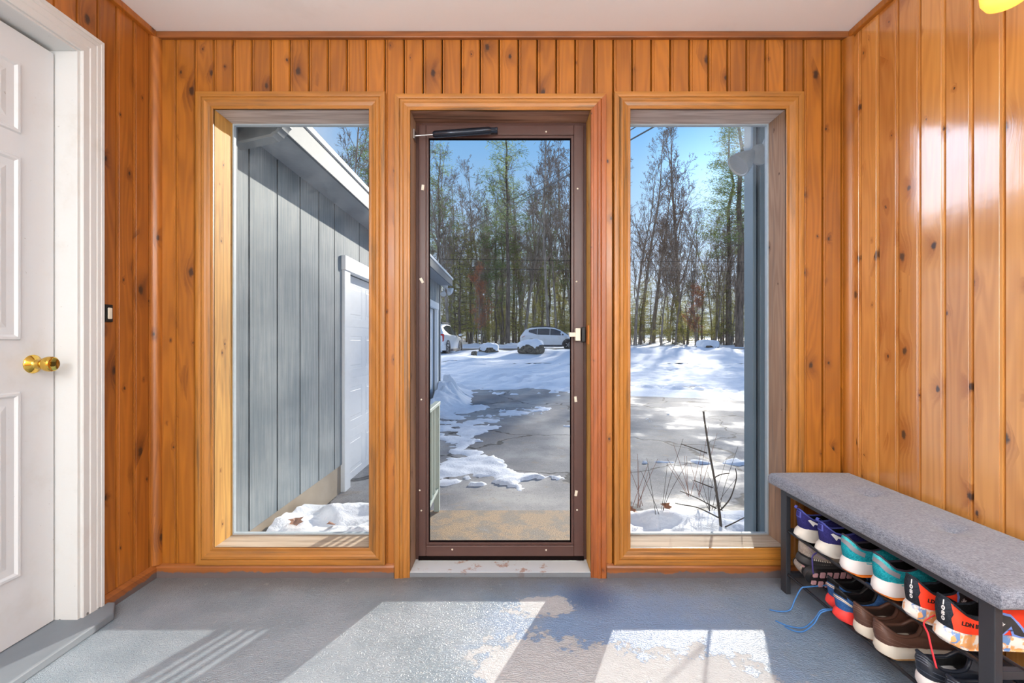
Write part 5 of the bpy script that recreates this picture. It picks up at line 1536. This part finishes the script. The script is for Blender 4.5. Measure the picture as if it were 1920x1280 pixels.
tree('pine2', at_px(700, 33), 33, .2, 1.05, 'pine behind the garage roof at the right edge of the left window')
tree('bare1', at_px(606, 38), 38, 1.7, .8, 'slender bare tree farther back over the garage roof')
tree('hem2', at_px(862, 45), 45, .3, 1.05, 'bushy green evergreen at the left of the door view')
tree('pine2', at_px(930, 47), 47, .9, .72, 'shorter pine left of the straight tall pine')
tree('beech', at_px(893, 41), 41, .0, 1.0, 'small tree holding orange leaves left of the parked car')
tree('beech', at_px(1310, 43), 43, 2.0, .8, 'small tree holding a few orange leaves in the right window')
rnd = random.Random(23)
n = 0
for row, (y0, step, kinds) in enumerate(((46, 2.2, 'bbbpbb'), (50, 2.1, 'bbbbpb'), (55, 2.2, 'bpbbbb'), (61, 2.3, 'bbbpb'), (68, 2.6, 'bbpb'), (78, 3.0, 'pbb'))):
    xm0, xm1 = -.46*y0, .58*y0; x = xm0
    while x < xm1:
        kd = kinds[n % len(kinds)]; xx = x+rnd.uniform(-.8, .8); yy = y0+rnd.uniform(-1.6, 1.6); n += 1
        if -.20*yy > xx > -.46*yy and row > 3: x += step; continue
        if xx > .12*yy and row >= 3 and rnd.random() < .6: x += step; continue
        if xx-.437*(yy-2.1) > -13:
            kd = 'b'
            if row >= 1 and xx-.437*(yy-2.1) < -4.9 and rnd.random() < .5: x += step; continue
        key = '%s%d' % ('bare' if kd == 'b' else 'pine', rnd.randint(0, 5 if kd == 'b' else 2)); sc = rnd.uniform(.80, 1.04); off = xx-.437*(yy-2.1)
        if -4.9 < off < 3.4:                       # the low sun looks in through this gap in the wood
            lim = .3546*(yy-6.5)-float(gz(0, yy)); sc = min(sc, lim/TALL[key])
        if sc > .42: tree(key, xx, yy, rnd.uniform(0, 6.28), sc)
        x += step*rnd.uniform(.75, 1.3)
for row, (y0, step) in enumerate(((48, 2.0), (53, 2.0), (60, 1.9), (70, 2.1), (82, 2.4))):
    x = -.26*y0
    while x < .60*y0:
        tree('hem%d' % rnd.randint(0, 2), x+rnd.uniform(-.8,.8), y0+rnd.uniform(-1.5,1.5), rnd.uniform(0,6.28), rnd.uniform(.65, 1.1 if x < .437*y0-14 else .8)); x += step*rnd.uniform(.7, 1.4)

# ------------------------------------------------------------------ sky, sun, fill lights, lamp bulb, camera
w = bpy.data.worlds.new('sky'); SC.world = w; w.use_nodes = True
nt = w.node_tree; bg = nt.nodes['Background']
dv = nt.nodes.new('ShaderNodeTexCoord').outputs['Generated']; s = sep(nt, dv)
rp = nt.nodes.new('ShaderNodeValToRGB'); nt.links.new(s[2], rp.inputs[0])
cr = rp.color_ramp; cr.elements[0].position = 0.0; cr.elements[0].color = srgb(222,234,250); cr.elements[1].position = 1.0; cr.elements[1].color = srgb(60,115,190)
for p, c in ((.12, srgb(212,231,252)), (.25, srgb(182,217,252)), (.40, srgb(138,194,248)), (.55, srgb(84,148,220))):
    e_ = cr.elements.new(p); e_.color = c
def lobe(dirv, power):
    d = vm(nt, 'DOT_PRODUCT', dv, tuple(Vector(dirv).normalized())); return mth(nt, 'POWER', mth(nt, 'MAXIMUM', d, 0.0), power)
glow = mth(nt, 'ADD', mth(nt, 'MULTIPLY', lobe(SD, 40), .35), mth(nt, 'MULTIPLY', lobe(SD, 300), .8))
az = mth(nt, 'ARCTAN2', s[0], s[1])
cn = noise(nt, vm(nt, 'MULTIPLY', dv, (3.0, 3.0, 7.0)), 1.0, 5.0, .55)
bank = mth(nt, 'MULTIPLY', smooth(nt, az, -.42, -.70), smooth(nt, s[2], .02, .12))  # bright cloud added in the unseen left sky, for the right wall's reflection
bank = mth(nt, 'MULTIPLY', bank, mth(nt, 'MULTIPLY', smooth(nt, az, -1.5, -1.1), smooth(nt, s[2], .65, .45)))
bank = mth(nt, 'MULTIPLY', bank, smooth(nt, cn, .30, .55, .6, 1.0))
col = mixc(nt, mth(nt, 'MULTIPLY', smooth(nt, az, -.30, -.45), .6), rp.outputs[0], srgb(224,232,246))
sc_ = nt.nodes.new('ShaderNodeVectorMath'); sc_.operation = 'SCALE'; nt.links.new(col, sc_.inputs[0])
nt.links.new(mth(nt, 'ADD', mth(nt, 'MULTIPLY_ADD', bank, 7.0, 1.0), glow), sc_.inputs['Scale'])
nt.links.new(sc_.outputs[0], bg.inputs[0]); bg.inputs[1].default_value = .9

def light(name, kind, loc, energy, color, rot=None, **kw):
    d = bpy.data.lights.new(name, kind); d.energy = energy; d.color = color
    for k, v in kw.items(): setattr(d, k, v)
    o = bpy.data.objects.new(name, d); o.location = loc
    if rot: o.rotation_euler = rot
    COL.objects.link(o); return o
so_ = light('sun', 'SUN', (10, 20, 20), 9.5, (1.0, .93, .82), angle=math.radians(.6)); so_.rotation_euler = SD.to_track_quat('Z', 'Y').to_euler()
light('ceiling_fill', 'AREA', (0, -.55, 2.40), 32, (.92, .97, 1.0), shape='RECTANGLE', size=2.0, size_y=1.4)  # added soft fill from above, no fixture of the room
light('room_fill', 'AREA', (-.1, -1.62, 1.35), 36, (.92, .97, 1.0), rot=(PI/2, 0, 0), shape='RECTANGLE', size=2.4, size_y=1.8)  # added fill panel behind the camera, no real source there
for lx in (1.08, -1.20): light('point_fill', 'POINT', (lx, -1.0, 2.0), 62, (.92, .97, 1.0), shadow_soft_size=.09)  # pair of added points that brighten the ceiling, no real bulbs
light('bulb', 'POINT', (XR-.145, 1.30, 2.085), 3.0, (1.0, .68, .30), shadow_soft_size=.03)

cam = bpy.data.cameras.new('camera'); co_ = bpy.data.objects.new('camera', cam); COL.objects.link(co_)
co_.location = (0, 0, ZC); co_.rotation_euler = (PI/2, 0, 0)
cam.sensor_width = 36.0; cam.lens = F/1920*36.0; cam.clip_start = .05; cam.clip_end = 400
SC.camera = co_
SC.view_settings.view_transform = 'Standard'; SC.view_settings.look = 'None'
SC.view_settings.exposure = 0.0
